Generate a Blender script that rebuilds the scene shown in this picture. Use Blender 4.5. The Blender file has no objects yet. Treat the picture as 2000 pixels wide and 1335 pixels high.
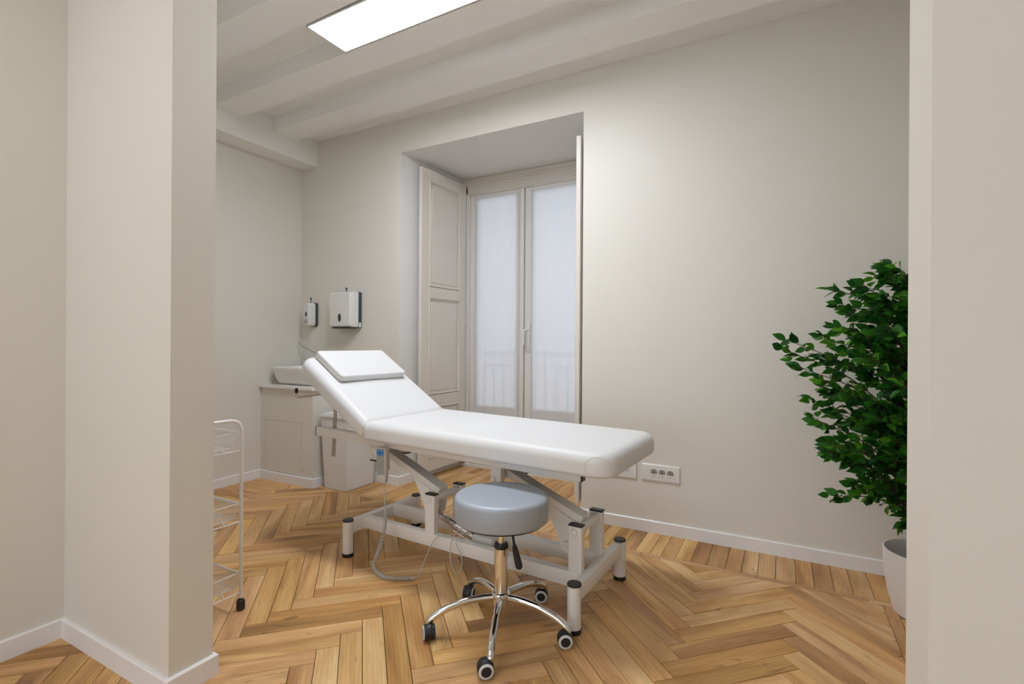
import bpy, bmesh, math, random
from math import sin, cos, pi, radians, atan2, sqrt, hypot
from mathutils import Vector, Matrix, Quaternion

random.seed(7)
SC = bpy.context.scene
COL = SC.collection

# ------------------------------------------------------------------ camera
CAM_H, YAW, ROLL = 1.10, radians(28.4), 0.0065
fwd = Vector((-sin(YAW), cos(YAW), 0)); rgt = Vector((cos(YAW), sin(YAW), 0)); up = Vector((0, 0, 1))
rc = rgt * cos(ROLL) + up * sin(ROLL)
uc = up * cos(ROLL) - rgt * sin(ROLL)
cam_data = bpy.data.cameras.new('camera')
cam_data.sensor_width = 36.0
cam_data.lens = 36.0 * 975 / 2000
cam_data.shift_y = 1.0 / 2000
cam_data.clip_start = 0.02
cam = bpy.data.objects.new('camera', cam_data); COL.objects.link(cam)
m = Matrix((rc, uc, -fwd)).transposed().to_4x4(); m.translation = (0, 0, CAM_H)
cam.matrix_world = m
SC.camera = cam

# ------------------------------------------------------------------ world, exposure
W = bpy.data.worlds.new('overcast_sky'); SC.world = W; W.use_nodes = True
bg = W.node_tree.nodes['Background']
bg.inputs[0].default_value = (0.86, 0.92, 1.0, 1); bg.inputs[1].default_value = 2.7
SC.view_settings.view_transform = 'Standard'; SC.view_settings.look = 'None'
SC.view_settings.gamma = 1.0; SC.view_settings.use_curve_mapping = False
SC.view_settings.exposure = 0.0
PANEL_EMIT = 37.0          # LED panel under the beams of the treatment room
FILL_EMIT = 4.0            # added LED panel, unseen behind the camera, as fill light
SC.cycles.max_bounces = 10; SC.cycles.diffuse_bounces = 6; SC.cycles.glossy_bounces = 4
SC.cycles.transmission_bounces = 6; SC.cycles.transparent_max_bounces = 12
SC.cycles.sample_clamp_indirect = 8.0
SC.cycles.use_denoising = True

# ------------------------------------------------------------------ materials
def mat(name, col, rough=0.5, metal=0.0, spec=0.5, bump=None, emit=0.0, var=0.0, var_scale=8.0, coat=0.0):
    """Principled material; var mottles the colour a little, bump=(scale, strength) adds fine relief."""
    M = bpy.data.materials.new(name); M.use_nodes = True
    nt = M.node_tree; b = nt.nodes['Principled BSDF']
    b.inputs['Base Color'].default_value = (*col, 1)
    b.inputs['Roughness'].default_value = rough; b.inputs['Metallic'].default_value = metal
    b.inputs['Specular IOR Level'].default_value = spec
    b.inputs['Coat Weight'].default_value = coat
    if emit:
        b.inputs['Emission Color'].default_value = (*col, 1); b.inputs['Emission Strength'].default_value = emit
    if var or bump:
        tc = nt.nodes.new('ShaderNodeTexCoord')
    if var:
        n = nt.nodes.new('ShaderNodeTexNoise'); n.inputs['Scale'].default_value = var_scale; n.inputs['Detail'].default_value = 4
        nt.links.new(tc.outputs['Object'], n.inputs['Vector'])
        mx = nt.nodes.new('ShaderNodeMix'); mx.data_type = 'RGBA'
        mx.inputs[6].default_value = (*[c * (1 - var) for c in col], 1)
        mx.inputs[7].default_value = (*[min(1, c * (1 + var)) for c in col], 1)
        nt.links.new(n.outputs['Fac'], mx.inputs[0]); nt.links.new(mx.outputs[2], b.inputs['Base Color'])
    if bump:
        n2 = nt.nodes.new('ShaderNodeTexNoise'); n2.inputs['Scale'].default_value = bump[0]; n2.inputs['Detail'].default_value = 3
        nt.links.new(tc.outputs['Object'], n2.inputs['Vector'])
        bp = nt.nodes.new('ShaderNodeBump'); bp.inputs['Strength'].default_value = bump[1]; bp.inputs['Distance'].default_value = 0.002
        nt.links.new(n2.outputs['Fac'], bp.inputs['Height']); nt.links.new(bp.outputs['Normal'], b.inputs['Normal'])
    return M

M = {}
M['wall'] = mat('cream_wall_paint', (0.735, 0.715, 0.660), 0.48, spec=0.36, bump=(60, 0.06), var=0.012, var_scale=1.5)
M['ceiling'] = mat('white_ceiling_paint', (0.885, 0.89, 0.885), 0.6, spec=0.3, bump=(40, 0.05), var=0.01, var_scale=2)
M['reveal'] = mat('white_reveal_paint', (0.78, 0.78, 0.775), 0.55, spec=0.3, bump=(60, 0.05))
M['base'] = mat('white_baseboard_lacquer', (0.83, 0.82, 0.835), 0.33, var=0.01)
M['oldwood'] = mat('old_ivory_enamel', (0.71, 0.67, 0.61), 0.34, bump=(35, 0.25), var=0.03, var_scale=14)
M['winwood'] = mat('white_window_enamel', (0.72, 0.71, 0.68), 0.38, bump=(40, 0.12), var=0.02, var_scale=10)
M['dark'] = mat('shadow_gap', (0.02, 0.017, 0.015), 0.8)
M['subfloor'] = mat('dark_subfloor', (0.035, 0.02, 0.01), 0.9)
M['vinyl'] = mat('white_leatherette', (0.74, 0.745, 0.755), 0.42, spec=0.4, bump=(260, 0.12), var=0.006)
M['vinylseam'] = mat('white_seam_thread', (0.70, 0.68, 0.66), 0.6)
M['powder'] = mat('white_powder_coat', (0.79, 0.775, 0.75), 0.38, bump=(500, 0.05), var=0.01)
M['black'] = mat('black_plastic', (0.012, 0.012, 0.014), 0.42, var=0.1, var_scale=30)
M['blackrub'] = mat('black_rubber', (0.015, 0.015, 0.016), 0.6, var=0.1, var_scale=30)
M['greyring'] = mat('grey_wheel_ring', (0.66, 0.66, 0.67), 0.4, var=0.03)
M['chrome'] = mat('chrome', (0.78, 0.78, 0.79), 0.07, metal=1.0, var=0.01)
M['steel'] = mat('brushed_steel', (0.50, 0.49, 0.47), 0.32, metal=1.0, var=0.05, var_scale=40)
M['zinc'] = mat('zinc_tube', (0.45, 0.45, 0.46), 0.3, metal=0.9, var=0.08, var_scale=40)
M['silver'] = mat('silver_leatherette', (0.40, 0.44, 0.50), 0.44, metal=0.22, spec=0.18, bump=(420, 0.22), var=0.03, var_scale=60)
M['board'] = mat('black_board', (0.05, 0.045, 0.04), 0.7, var=0.1)
M['greyplastic'] = mat('light_grey_plastic', (0.60, 0.59, 0.56), 0.45, var=0.01)
M['handgrey'] = mat('grey_handset_face', (0.34, 0.35, 0.35), 0.45, var=0.02)
M['blue'] = mat('blue_keypad', (0.10, 0.30, 0.62), 0.4, var=0.03)
M['navy'] = mat('navy_print', (0.015, 0.06, 0.25), 0.4, var=0.03)
M['keyblue'] = mat('blue_key_plastic', (0.004, 0.03, 0.14), 0.35, var=0.05)
M['cable'] = mat('pale_grey_cable', (0.52, 0.50, 0.46), 0.5, var=0.02)
M['white'] = mat('white_plastic', (0.76, 0.76, 0.75), 0.3, var=0.006)
M['smoke'] = mat('smoky_plastic', (0.045, 0.068, 0.078), 0.2, var=0.1)
M['lens'] = mat('clear_grey_plastic', (0.38, 0.38, 0.38), 0.15, var=0.03)
M['oval'] = mat('dark_violet_window', (0.035, 0.03, 0.05), 0.2, var=0.05)
M['ceramic'] = mat('white_ceramic', (0.78, 0.77, 0.76), 0.08, spec=0.6, var=0.004)
M['worktop'] = mat('white_worktop', (0.78, 0.77, 0.74), 0.25, var=0.006)
M['wire'] = mat('white_wire_enamel', (0.80, 0.78, 0.76), 0.35, var=0.01)
M['pot'] = mat('white_plant_pot', (0.78, 0.76, 0.75), 0.4, var=0.008)
M['soil'] = mat('grey_filler', (0.10, 0.095, 0.09), 0.9, bump=(80, 0.6), var=0.3, var_scale=60)
M['bark'] = mat('brown_bark', (0.075, 0.042, 0.028), 0.8, bump=(90, 0.5), var=0.3, var_scale=40)
M['socketface'] = mat('grey_socket_face', (0.30, 0.28, 0.26), 0.35, var=0.04)
M['rail'] = mat('grey_iron', (0.20, 0.21, 0.22), 0.5, var=0.05)
M['stone'] = mat('pale_stone', (0.55, 0.53, 0.50), 0.8, bump=(20, 0.3), var=0.08, var_scale=5)
M['frame_alu'] = mat('white_aluminium', (0.74, 0.73, 0.72), 0.4, var=0.01)

def emit_mat(name, col, strength):
    m_ = bpy.data.materials.new(name); m_.use_nodes = True
    nt = m_.node_tree; nt.nodes.remove(nt.nodes['Principled BSDF'])
    e = nt.nodes.new('ShaderNodeEmission'); e.inputs[0].default_value = (*col, 1); e.inputs[1].default_value = strength
    nt.links.new(e.outputs[0], nt.nodes['Material Output'].inputs[0]); return m_
M['led'] = emit_mat('led_diffuser', (0.93, 0.97, 1.03), PANEL_EMIT)
M['led_fill'] = emit_mat('led_diffuser_fill', (1.0, 0.99, 0.97), FILL_EMIT)  # diffuser of the added fill panel

def curtain_mat():
    m_ = bpy.data.materials.new('sheer_white_voile'); m_.use_nodes = True
    nt = m_.node_tree; nt.nodes.remove(nt.nodes['Principled BSDF'])
    tc = nt.nodes.new('ShaderNodeTexCoord')
    mp = nt.nodes.new('ShaderNodeMapping'); mp.inputs['Scale'].default_value = (260, 260, 40)
    nz = nt.nodes.new('ShaderNodeTexNoise'); nz.inputs['Scale'].default_value = 1.0; nz.inputs['Detail'].default_value = 2
    nt.links.new(tc.outputs['Object'], mp.inputs[0]); nt.links.new(mp.outputs[0], nz.inputs['Vector'])
    cr = nt.nodes.new('ShaderNodeMapRange'); cr.inputs[3].default_value = 0.0; cr.inputs[4].default_value = 0.05
    nt.links.new(nz.outputs['Fac'], cr.inputs[0])
    d = nt.nodes.new('ShaderNodeBsdfDiffuse'); d.inputs[0].default_value = (0.86, 0.86, 0.86, 1)
    t = nt.nodes.new('ShaderNodeBsdfTranslucent'); t.inputs[0].default_value = (0.325, 0.365, 0.45, 1)
    tr = nt.nodes.new('ShaderNodeBsdfTransparent')
    a = nt.nodes.new('ShaderNodeMixShader'); a.inputs[0].default_value = 0.25
    nt.links.new(d.outputs[0], a.inputs[1]); nt.links.new(t.outputs[0], a.inputs[2])
    b = nt.nodes.new('ShaderNodeMixShader'); nt.links.new(cr.outputs[0], b.inputs[0])
    nt.links.new(a.outputs[0], b.inputs[1]); nt.links.new(tr.outputs[0], b.inputs[2])
    nt.links.new(b.outputs[0], nt.nodes['Material Output'].inputs[0]); return m_
M['curtain'] = curtain_mat()

def glass_mat():
    m_ = bpy.data.materials.new('window_glass'); m_.use_nodes = True
    b = m_.node_tree.nodes['Principled BSDF']
    b.inputs['Base Color'].default_value = (0.96, 0.98, 0.98, 1); b.inputs['Roughness'].default_value = 0.0
    b.inputs['Transmission Weight'].default_value = 1.0; b.inputs['IOR'].default_value = 1.05
    return m_
M['glass'] = glass_mat()

def wood_mat():
    m_ = bpy.data.materials.new('oak_parquet'); m_.use_nodes = True
    nt = m_.node_tree; L = nt.links; N = nt.nodes; b = N['Principled BSDF']
    uv = N.new('ShaderNodeUVMap'); uv.uv_map = 'grain'
    at = N.new('ShaderNodeAttribute'); at.attribute_name = 'tone'
    sep = N.new('ShaderNodeSeparateColor'); L.new(at.outputs['Color'], sep.inputs[0])
    def noise(sx, sy, detail=4, rough=0.55, dist=0.0):
        mp = N.new('ShaderNodeMapping'); mp.inputs['Scale'].default_value = (sx, sy, 1)
        n = N.new('ShaderNodeTexNoise'); n.inputs['Scale'].default_value = 1; n.inputs['Detail'].default_value = detail
        n.inputs['Roughness'].default_value = rough; n.inputs['Distortion'].default_value = dist
        L.new(uv.outputs[0], mp.inputs[0]); L.new(mp.outputs[0], n.inputs['Vector']); return n
    broad = noise(1.7, 12, 3, 0.5, 0.8)           # light and dark stripes of the heart wood
    fine = noise(14, 420, 4, 0.65, 0.3)             # fibres
    knot = noise(7, 22, 2, 0.5, 1.2)
    # cathedral rings
    mp = N.new('ShaderNodeMapping'); mp.inputs['Scale'].default_value = (1.1, 9, 1)
    wv = N.new('ShaderNodeTexWave'); wv.wave_type = 'RINGS'; wv.inputs['Scale'].default_value = 2.4
    wv.inputs['Distortion'].default_value = 5.5; wv.inputs['Detail'].default_value = 3; wv.inputs['Detail Scale'].default_value = 1.2
    L.new(uv.outputs[0], mp.inputs[0]); L.new(mp.outputs[0], wv.inputs['Vector'])
    def math_(op, a_, b_):
        n = N.new('ShaderNodeMath'); n.operation = op
        for i, v in enumerate((a_, b_)):
            if isinstance(v, (int, float)): n.inputs[i].default_value = v
            else: L.new(v, n.inputs[i])
        return n.outputs[0]
    f = math_('MULTIPLY', broad.outputs['Fac'], 1.05)
    f = math_('ADD', f, math_('MULTIPLY', fine.outputs['Fac'], 0.30))
    f = math_('ADD', f, math_('MULTIPLY', wv.outputs['Fac'], 0.07))
    f = math_('ADD', f, math_('MULTIPLY', math_('SUBTRACT', sep.outputs[0], 0.5), 0.50))
    f = math_('SUBTRACT', f, 0.245)
    ramp = N.new('ShaderNodeValToRGB'); e = ramp.color_ramp.elements
    e[0].position = 0.0; e[0].color = (0.215, 0.092, 0.022, 1)
    e[1].position = 1.0; e[1].color = (0.92, 0.65, 0.32, 1)
    x = ramp.color_ramp.elements.new(0.30); x.color = (0.44, 0.213, 0.060, 1)
    x = ramp.color_ramp.elements.new(0.56); x.color = (0.65, 0.365, 0.130, 1)
    L.new(f, ramp.inputs[0])
    # dark flecks and knots
    kr = N.new('ShaderNodeMapRange'); kr.inputs[1].default_value = 0.66; kr.inputs[2].default_value = 0.79
    kr.inputs[3].default_value = 0.0; kr.inputs[4].default_value = 0.62
    L.new(knot.outputs['Fac'], kr.inputs[0])
    mx = N.new('ShaderNodeMix'); mx.data_type = 'RGBA'; mx.inputs[7].default_value = (0.085, 0.035, 0.015, 1)
    L.new(kr.outputs[0], mx.inputs[0]); L.new(ramp.outputs[0], mx.inputs[6])
    # a little red or yellow cast per plank
    hs = N.new('ShaderNodeHueSaturation'); L.new(mx.outputs[2], hs.inputs['Color'])
    hm = N.new('ShaderNodeMapRange'); hm.inputs[3].default_value = 0.497; hm.inputs[4].default_value = 0.508
    L.new(sep.outputs[1], hm.inputs[0]); L.new(hm.outputs[0], hs.inputs['Hue'])
    sm = N.new('ShaderNodeMapRange'); sm.inputs[3].default_value = 0.88; sm.inputs[4].default_value = 1.0
    L.new(sep.outputs[2], sm.inputs[0]); L.new(sm.outputs[0], hs.inputs['Saturation'])
    L.new(hs.outputs[0], b.inputs['Base Color'])
    rr = N.new('ShaderNodeMapRange'); rr.inputs[3].default_value = 0.34; rr.inputs[4].default_value = 0.50
    L.new(fine.outputs['Fac'], rr.inputs[0]); L.new(rr.outputs[0], b.inputs['Roughness'])
    b.inputs['Specular IOR Level'].default_value = 0.35
    bp = N.new('ShaderNodeBump'); bp.inputs['Strength'].default_value = 0.12; bp.inputs['Distance'].default_value = 0.0006
    L.new(fine.outputs['Fac'], bp.inputs['Height']); L.new(bp.outputs[0], b.inputs['Normal'])
    return m_
M['oak'] = wood_mat()

def leaf_mat():
    m_ = bpy.data.materials.new('ficus_leaf'); m_.use_nodes = True
    nt = m_.node_tree; L = nt.links; N = nt.nodes; b = N['Principled BSDF']
    at = N.new('ShaderNodeAttribute'); at.attribute_name = 'tone'
    sep = N.new('ShaderNodeSeparateColor'); L.new(at.outputs['Color'], sep.inputs[0])
    r = N.new('ShaderNodeValToRGB'); e = r.color_ramp.elements
    e[0].position = 0; e[0].color = (0.007, 0.050, 0.008, 1); e[1].position = 1; e[1].color = (0.15, 0.46, 0.03, 1)
    x = r.color_ramp.elements.new(0.55); x.color = (0.028, 0.165, 0.014, 1)
    L.new(sep.outputs[0], r.inputs[0])
    L.new(r.outputs[0], b.inputs['Base Color'])
    b.inputs['Roughness'].default_value = 0.45; b.inputs['Specular IOR Level'].default_value = 0.22
    t = N.new('ShaderNodeBsdfTranslucent'); L.new(r.outputs[0], t.inputs[0])
    mx = N.new('ShaderNodeMixShader'); mx.inputs[0].default_value = 0.30
    L.new(b.outputs[0], mx.inputs[1]); L.new(t.outputs[0], mx.inputs[2])
    L.new(mx.outputs[0], N['Material Output'].inputs[0]); return m_
M['leaf'] = leaf_mat()

# ------------------------------------------------------------------ helpers
def finish(name, bm, material, parent=None, smooth=30, loc=None):
    me = bpy.data.meshes.new(name)
    bmesh.ops.recalc_face_normals(bm, faces=bm.faces)
    bm.to_mesh(me); bm.free()
    me.materials.append(M[material] if isinstance(material, str) else material)
    if smooth:
        for p in me.polygons: p.use_smooth = True
        me.set_sharp_from_angle(angle=radians(smooth))
    o = bpy.data.objects.new(name, me); COL.objects.link(o)
    if parent: o.parent = parent
    if loc: o.location = loc
    return o

def empty(name, loc=(0, 0, 0), rz=0.0):
    o = bpy.data.objects.new(name, None); COL.objects.link(o)
    o.location = loc; o.rotation_euler = (0, 0, rz); o.empty_display_size = 0.1
    return o

def tag(o, label, category, group=None):
    o['label'] = label; o['category'] = category
    if group: o['group'] = group
    return o

def struct(o):
    o['kind'] = 'structure'; return o

def nb(): return bmesh.new()

def add_box(bm, lo, hi, bevel=0.0, seg=2, mtx=None):
    t = bmesh.new()
    c = [(a + b) / 2 for a, b in zip(lo, hi)]; s = [abs(b - a) for a, b in zip(lo, hi)]
    bmesh.ops.create_cube(t, size=1.0, matrix=Matrix.Translation(c) @ Matrix.Diagonal((*s, 1)))
    if bevel:
        bmesh.ops.bevel(t, geom=t.edges[:], offset=min(bevel, min(s) * 0.49), segments=seg, affect='EDGES', profile=0.5)
    merge(bm, t, mtx)

def merge(bm, t, mtx=None):
    if mtx is not None: bmesh.ops.transform(t, matrix=mtx, verts=t.verts)
    vs = {v: bm.verts.new(v.co) for v in t.verts}
    for f in t.faces:
        try: bm.faces.new([vs[v] for v in f.verts])
        except ValueError: pass
    t.free()

def add_tube(bm, pts, r, n=8, closed=False, caps=True):
    """sweep a circle (radius r, or one radius per point) along the points"""
    P = [Vector(p) for p in pts]; k = len(P)
    R = r if isinstance(r, (list, tuple)) else [r] * k
    T = []
    for i in range(k):
        if closed: a, b = P[i - 1], P[(i + 1) % k]
        else: a, b = P[max(i - 1, 0)], P[min(i + 1, k - 1)]
        d = b - a; T.append(d.normalized() if d.length > 1e-9 else Vector((0, 0, 1)))
    x = T[0].orthogonal().normalized(); rings = []
    for i in range(k):
        if i: x = (T[i - 1].rotation_difference(T[i]) @ x)
        x = (x - T[i] * x.dot(T[i])).normalized(); y = T[i].cross(x)
        rings.append([bm.verts.new(P[i] + (x * cos(2 * pi * j / n) + y * sin(2 * pi * j / n)) * R[i]) for j in range(n)])
    for i in range(k if closed else k - 1):
        A, B = rings[i], rings[(i + 1) % k]
        for j in range(n): bm.faces.new((A[j], A[(j + 1) % n], B[(j + 1) % n], B[j]))
    if caps and not closed:
        bm.faces.new(rings[0][::-1]); bm.faces.new(rings[-1])

def add_lathe(bm, prof, n=32, mtx=None):
    """revolve [(radius, height)...] about z; radius 0 closes to a point"""
    t = bmesh.new(); rings = []
    for r, z in prof:
        if r < 1e-6: rings.append([t.verts.new((0, 0, z))])
        else: rings.append([t.verts.new((r * cos(2 * pi * j / n), r * sin(2 * pi * j / n), z)) for j in range(n)])
    for A, B in zip(rings, rings[1:]):
        for j in range(n):
            q = [A[j % len(A)], A[(j + 1) % len(A)], B[(j + 1) % len(B)], B[j % len(B)]]
            q = list(dict.fromkeys(q))
            if len(q) > 2: t.faces.new(q)
    if len(rings[0]) > 1: t.faces.new(rings[0][::-1])
    if len(rings[-1]) > 1: t.faces.new(rings[-1])
    merge(bm, t, mtx)

def add_prism(bm, poly, z0, z1, mtx=None, bevel=0.0):
    t = bmesh.new()
    a = [t.verts.new((x, y, z0)) for x, y in poly]; b = [t.verts.new((x, y, z1)) for x, y in poly]
    k = len(poly)
    t.faces.new(a[::-1]); t.faces.new(b)
    for i in range(k): t.faces.new((a[i], a[(i + 1) % k], b[(i + 1) % k], b[i]))
    if bevel: bmesh.ops.bevel(t, geom=t.edges[:], offset=bevel, segments=2, affect='EDGES')
    merge(bm, t, mtx)

def fillet(pts, r, seg=6):
    """round the corners of a polyline (3-D) with radius r"""
    P = [Vector(p) for p in pts]; out = [P[0]]
    for i in range(1, len(P) - 1):
        a, b, c = P[i - 1], P[i], P[i + 1]
        u, v = (a - b).normalized(), (c - b).normalized()
        ang = u.angle(v)
        d = min(r / math.tan(ang / 2), (a - b).length * 0.49, (c - b).length * 0.49) if ang < pi - 1e-3 else 0
        if d < 1e-5: out.append(b); continue
        p0, p1 = b + u * d, b + v * d
        for s in range(seg + 1):
            t = s / seg
            out.append(p0 * (1 - t) ** 2 + b * 2 * t * (1 - t) + p1 * t ** 2)
    out.append(P[-1]); return out

def spline(pts, n=8):
    """Catmull-Rom through the points"""
    P = [Vector(p) for p in pts]; out = []
    for i in range(len(P) - 1):
        a = P[i - 1] if i else P[0] * 2 - P[1]
        b, c = P[i], P[i + 1]
        d = P[i + 2] if i + 2 < len(P) else P[-1] * 2 - P[-2]
        for s in range(n):
            t = s / n
            out.append(0.5 * ((2 * b) + (c - a) * t + (2 * a - 5 * b + 4 * c - d) * t * t + (3 * b - a - 3 * c + d) * t ** 3))
    out.append(P[-1]); return out

def rrect(x0, x1, y0, y1, radii, inset, seg=7):
    """rounded rectangle outline, radii for corners (x1,y0),(x1,y1),(x0,y1),(x0,y0)"""
    out = []
    cs = [(x1, y0, -1, 1, -pi / 2), (x1, y1, -1, -1, 0), (x0, y1, 1, -1, pi / 2), (x0, y0, 1, 1, pi)]
    for (cx, cy, sx, sy, a0), r in zip(cs, radii):
        rr = max(r, inset + 0.004)
        ox, oy = cx + sx * rr, cy + sy * rr
        for s in range(seg + 1):
            a = a0 + (pi / 2) * s / seg
            out.append((ox + (rr - inset) * cos(a), oy + (rr - inset) * sin(a)))
    return out

def add_pad(bm, rect, radii, prof, crown=0.006, mtx=None, seg=7):
    """cushion: outline rings following prof [(inset, z)], top filled with a slightly crowned cap"""
    t = bmesh.new(); x0, x1, y0, y1 = rect; rings = []
    for ins, z in prof:
        rings.append([t.verts.new((x, y, z)) for x, y in rrect(x0, x1, y0, y1, radii, ins, seg)])
    last, ztop = prof[-1]; hw = min(x1 - x0, y1 - y0) / 2
    for fr in (0.12, 0.28, 0.5, 0.8):
        ins = last + (hw - last) * fr
        rings.append([t.verts.new((x, y, ztop + crown * sin(min(1, fr * 1.25) * pi / 2))) for x, y in rrect(x0, x1, y0, y1, radii, ins, seg)])
    n = len(rings[0])
    for A, B in zip(rings, rings[1:]):
        for j in range(n): t.faces.new((A[j], A[(j + 1) % n], B[(j + 1) % n], B[j]))
    t.faces.new(rings[0][::-1]); t.faces.new(rings[-1])
    bmesh.ops.remove_doubles(t, verts=t.verts, dist=1e-5)
    merge(bm, t, mtx)

def round_prof(h, rb, rt, n=6):
    """quarter rounds at bottom and top of a cushion of height h"""
    p = [(rb * (1 - sin(a)), rb * (1 - cos(a))) for a in [pi / 2 * i / n for i in range(n + 1)]]
    p += [(rt * (1 - cos(a)), h - rt + rt * sin(a)) for a in [pi / 2 * i / n for i in range(n + 1)]]
    return p

def clip(poly, nx, ny, d):
    """keep the part of a polygon where nx*x+ny*y <= d"""
    out = []
    for i in range(len(poly)):
        a, b = poly[i], poly[(i + 1) % len(poly)]
        da, db = nx * a[0] + ny * a[1] - d, nx * b[0] + ny * b[1] - d
        if da <= 0: out.append(a)
        if (da < 0 < db) or (db < 0 < da):
            t = da / (da - db); out.append((a[0] + (b[0] - a[0]) * t, a[1] + (b[1] - a[1]) * t))
    return out

def clip_rect(poly, x0, x1, y0, y1):
    for args in ((1, 0, x1), (-1, 0, -x0), (0, 1, y1), (0, -1, -y0)):
        poly = clip(poly, *args)
        if len(poly) < 3: return []
    return poly

def area(poly):
    return 0.5 * sum(a[0] * b[1] - b[0] * a[1] for a, b in zip(poly, poly[1:] + poly[:1]))

def shrink(poly, d):
    P = poly if area(poly) > 0 else poly[::-1]; out = P
    for a, b in zip(P, P[1:] + P[:1]):
        ex, ey = b[0] - a[0], b[1] - a[1]; l = hypot(ex, ey)
        if l < 1e-6: continue
        nx, ny = ey / l, -ex / l
        out = clip(out, nx, ny, nx * a[0] + ny * a[1] - d)
        if len(out) < 3: return []
    return out

def project(x, y, z):
    d = Vector((x, y, z - CAM_H)); f_ = d.dot(fwd)
    if f_ < 0.05: return None
    return 1000 + 975 * d.dot(rc) / f_, 668.5 - 975 * d.dot(uc) / f_

# ------------------------------------------------------------------ room dimensions
YB, XL, XR = 2.955, -3.695, 0.86         # back, left and right wall of the treatment room
YP0, YP1 = 0.845, 0.98                   # partition with the wide opening
OX0, OX1 = -1.642, 0.173                 # opening
NXL, NXR, NYB = -2.345, 1.70, -2.60      # the room the camera stands in
WX0, WX1, WZ = -2.576, -1.098, 2.548     # window recess
YW = 3.74                                # window frame plane
ZC = 2.845

# ------------------------------------------------------------------ floor
floor_bm = nb()
add_box(floor_bm, (XL - 0.1, NYB - 0.1, -0.12), (NXR + 0.1, YW + 0.25, -0.012))
floor = struct(finish('floor', floor_bm, 'subfloor', smooth=0))

planks = []     # (polygon, axis direction, lift)
PW, PL = 0.0782, 0.5160
a0, b0 = -0.512, 1.984
def ab2xy(a, b): return ((a - b) / sqrt(2), (a + b) / sqrt(2))
FX0, FX1, FY1 = -3.283, 0.383, 2.612
for k in range(-9, 10):
    for i in range(-60, 60):
        a = a0 + i * PW + k * (PL + PW); b = b0 + i * PW + k * (PW - PL)
        for kind in (0, 1):
            if kind == 0: q = [(a, b), (a + PL, b), (a + PL, b + PW), (a, b + PW)]; ax = (1 / sqrt(2), 1 / sqrt(2))
            else: q = [(a - PW, b), (a, b), (a, b + PL), (a - PW, b + PL)]; ax = (-1 / sqrt(2), 1 / sqrt(2))
            poly = [ab2xy(*p) for p in q]
            cx = sum(p[0] for p in poly) / 4; cy = sum(p[1] for p in poly) / 4
            if OX0 - 0.25 < cx < OX1 and cy > YP0 - 0.3: regions = [(FX0, FX1, YP0 - 0.5, FY1)]        # through the opening in one piece
            else: regions = [(FX0, FX1, YP1 - 0.05, FY1), (NXL + 0.002, NXR, NYB, YP0 + 0.05)]
            for r in regions:
                piece = clip_rect(poly, *r)
                if len(piece) > 2 and abs(area(piece)) > 0.00002: planks.append((piece, ax))
def rectp(x0, x1, y0, y1): return [(x0, y0), (x1, y0), (x1, y1), (x0, y1)]
# thin dividing strips and border rows
strips = []
def strip_run(lo, hi, c0, c1, along_x):
    p = lo
    while p < hi - 0.02:
        q = min(hi, p + random.uniform(0.42, 0.75))
        strips.append((rectp(p, q, c0, c1), (1, 0)) if along_x else (rectp(c0, c1, p, q), (0, 1)))
        p = q
strip_run(FX0 - 0.034, FX1 + 0.045, FY1, FY1 + 0.034, True)
strip_run(YP1, FY1, FX0 - 0.034, FX0, False)
strip_run(YP1, FY1, FX1, FX1 + 0.045, False)
for s in strips: planks.append(s)
p = XL
while p < XR - 0.005:
    w = random.choice((0.058, 0.07, 0.072, 0.076, 0.086)); q = min(XR, p + w)
    if q > WX0 + 0.02 and p < WX1 - 0.02:         # in front of the window the rows run on into the recess
        y = FY1 + 0.034; j = y + random.uniform(0.25, 0.6)
        for yy in (j, j + random.uniform(0.3, 0.5), YW - 0.02):
            yy = min(yy, YW - 0.02)
            if yy - y > 0.03: planks.append((rectp(p, q, y, yy), (0, 1))); y = yy
    else:
        planks.append((rectp(p, q, FY1 + 0.034, YB - 0.002), (0, 1)))
    p = q
p = YP1
while p < FY1 + 0.03:
    w = random.choice((0.062, 0.07, 0.072, 0.08)); q = min(FY1 + 0.034, p + w)
    planks.append((rectp(XL, FX0 - 0.034, p, q), (1, 0)))
    planks.append((rectp(FX1 + 0.045, XR, p, q), (1, 0)))
    p = q

def tone_of(poly, ax):
    if poly in [s[0] for s in strips]: pass
    t = min(1, max(0, random.gauss(0.5, 0.20)))
    return (t, random.random(), random.random())

def plank_geom(poly, ax, tone, bm, uvl, tl, origin):
    """one chamfered plank into bm, with grain coordinates along its length"""
    outer = shrink(poly, 0.0010); inner = shrink(poly, 0.0021)
    if len(outer) < 3 or len(inner) != len(outer): return False
    ox, oy = origin; du, dv = random.uniform(0, 60), random.uniform(0, 60)
    tilt = (random.uniform(-1, 1) * 0.0009, random.uniform(-1, 1) * 0.0009)
    cx = sum(p[0] for p in outer) / len(outer); cy = sum(p[1] for p in outer) / len(outer)
    def V(p, z): return bm.verts.new((p[0] - ox, p[1] - oy, z + tilt[0] * (p[0] - cx) + tilt[1] * (p[1] - cy)))
    top = [V(p, 0.0) for p in inner]; mid = [V(p, -0.0012) for p in outer]; bot = [V(p, -0.012) for p in outer]
    n = len(top); faces = [bm.faces.new(top)]
    for i in range(n):
        j = (i + 1) % n
        faces.append(bm.faces.new((mid[i], mid[j], top[j], top[i])))
        faces.append(bm.faces.new((bot[i], bot[j], mid[j], mid[i])))
    for f in faces:
        for lp in f.loops:
            x, y = lp.vert.co.x + ox, lp.vert.co.y + oy
            lp[uvl].uv = (x * ax[0] + y * ax[1] + du, -x * ax[1] + y * ax[0] + dv)
            lp[tl] = (*tone, 1.0)
    return True

def plank_bm():
    b = nb(); return b, b.loops.layers.uv.new('grain'), b.loops.layers.float_color.new('tone')

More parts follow.
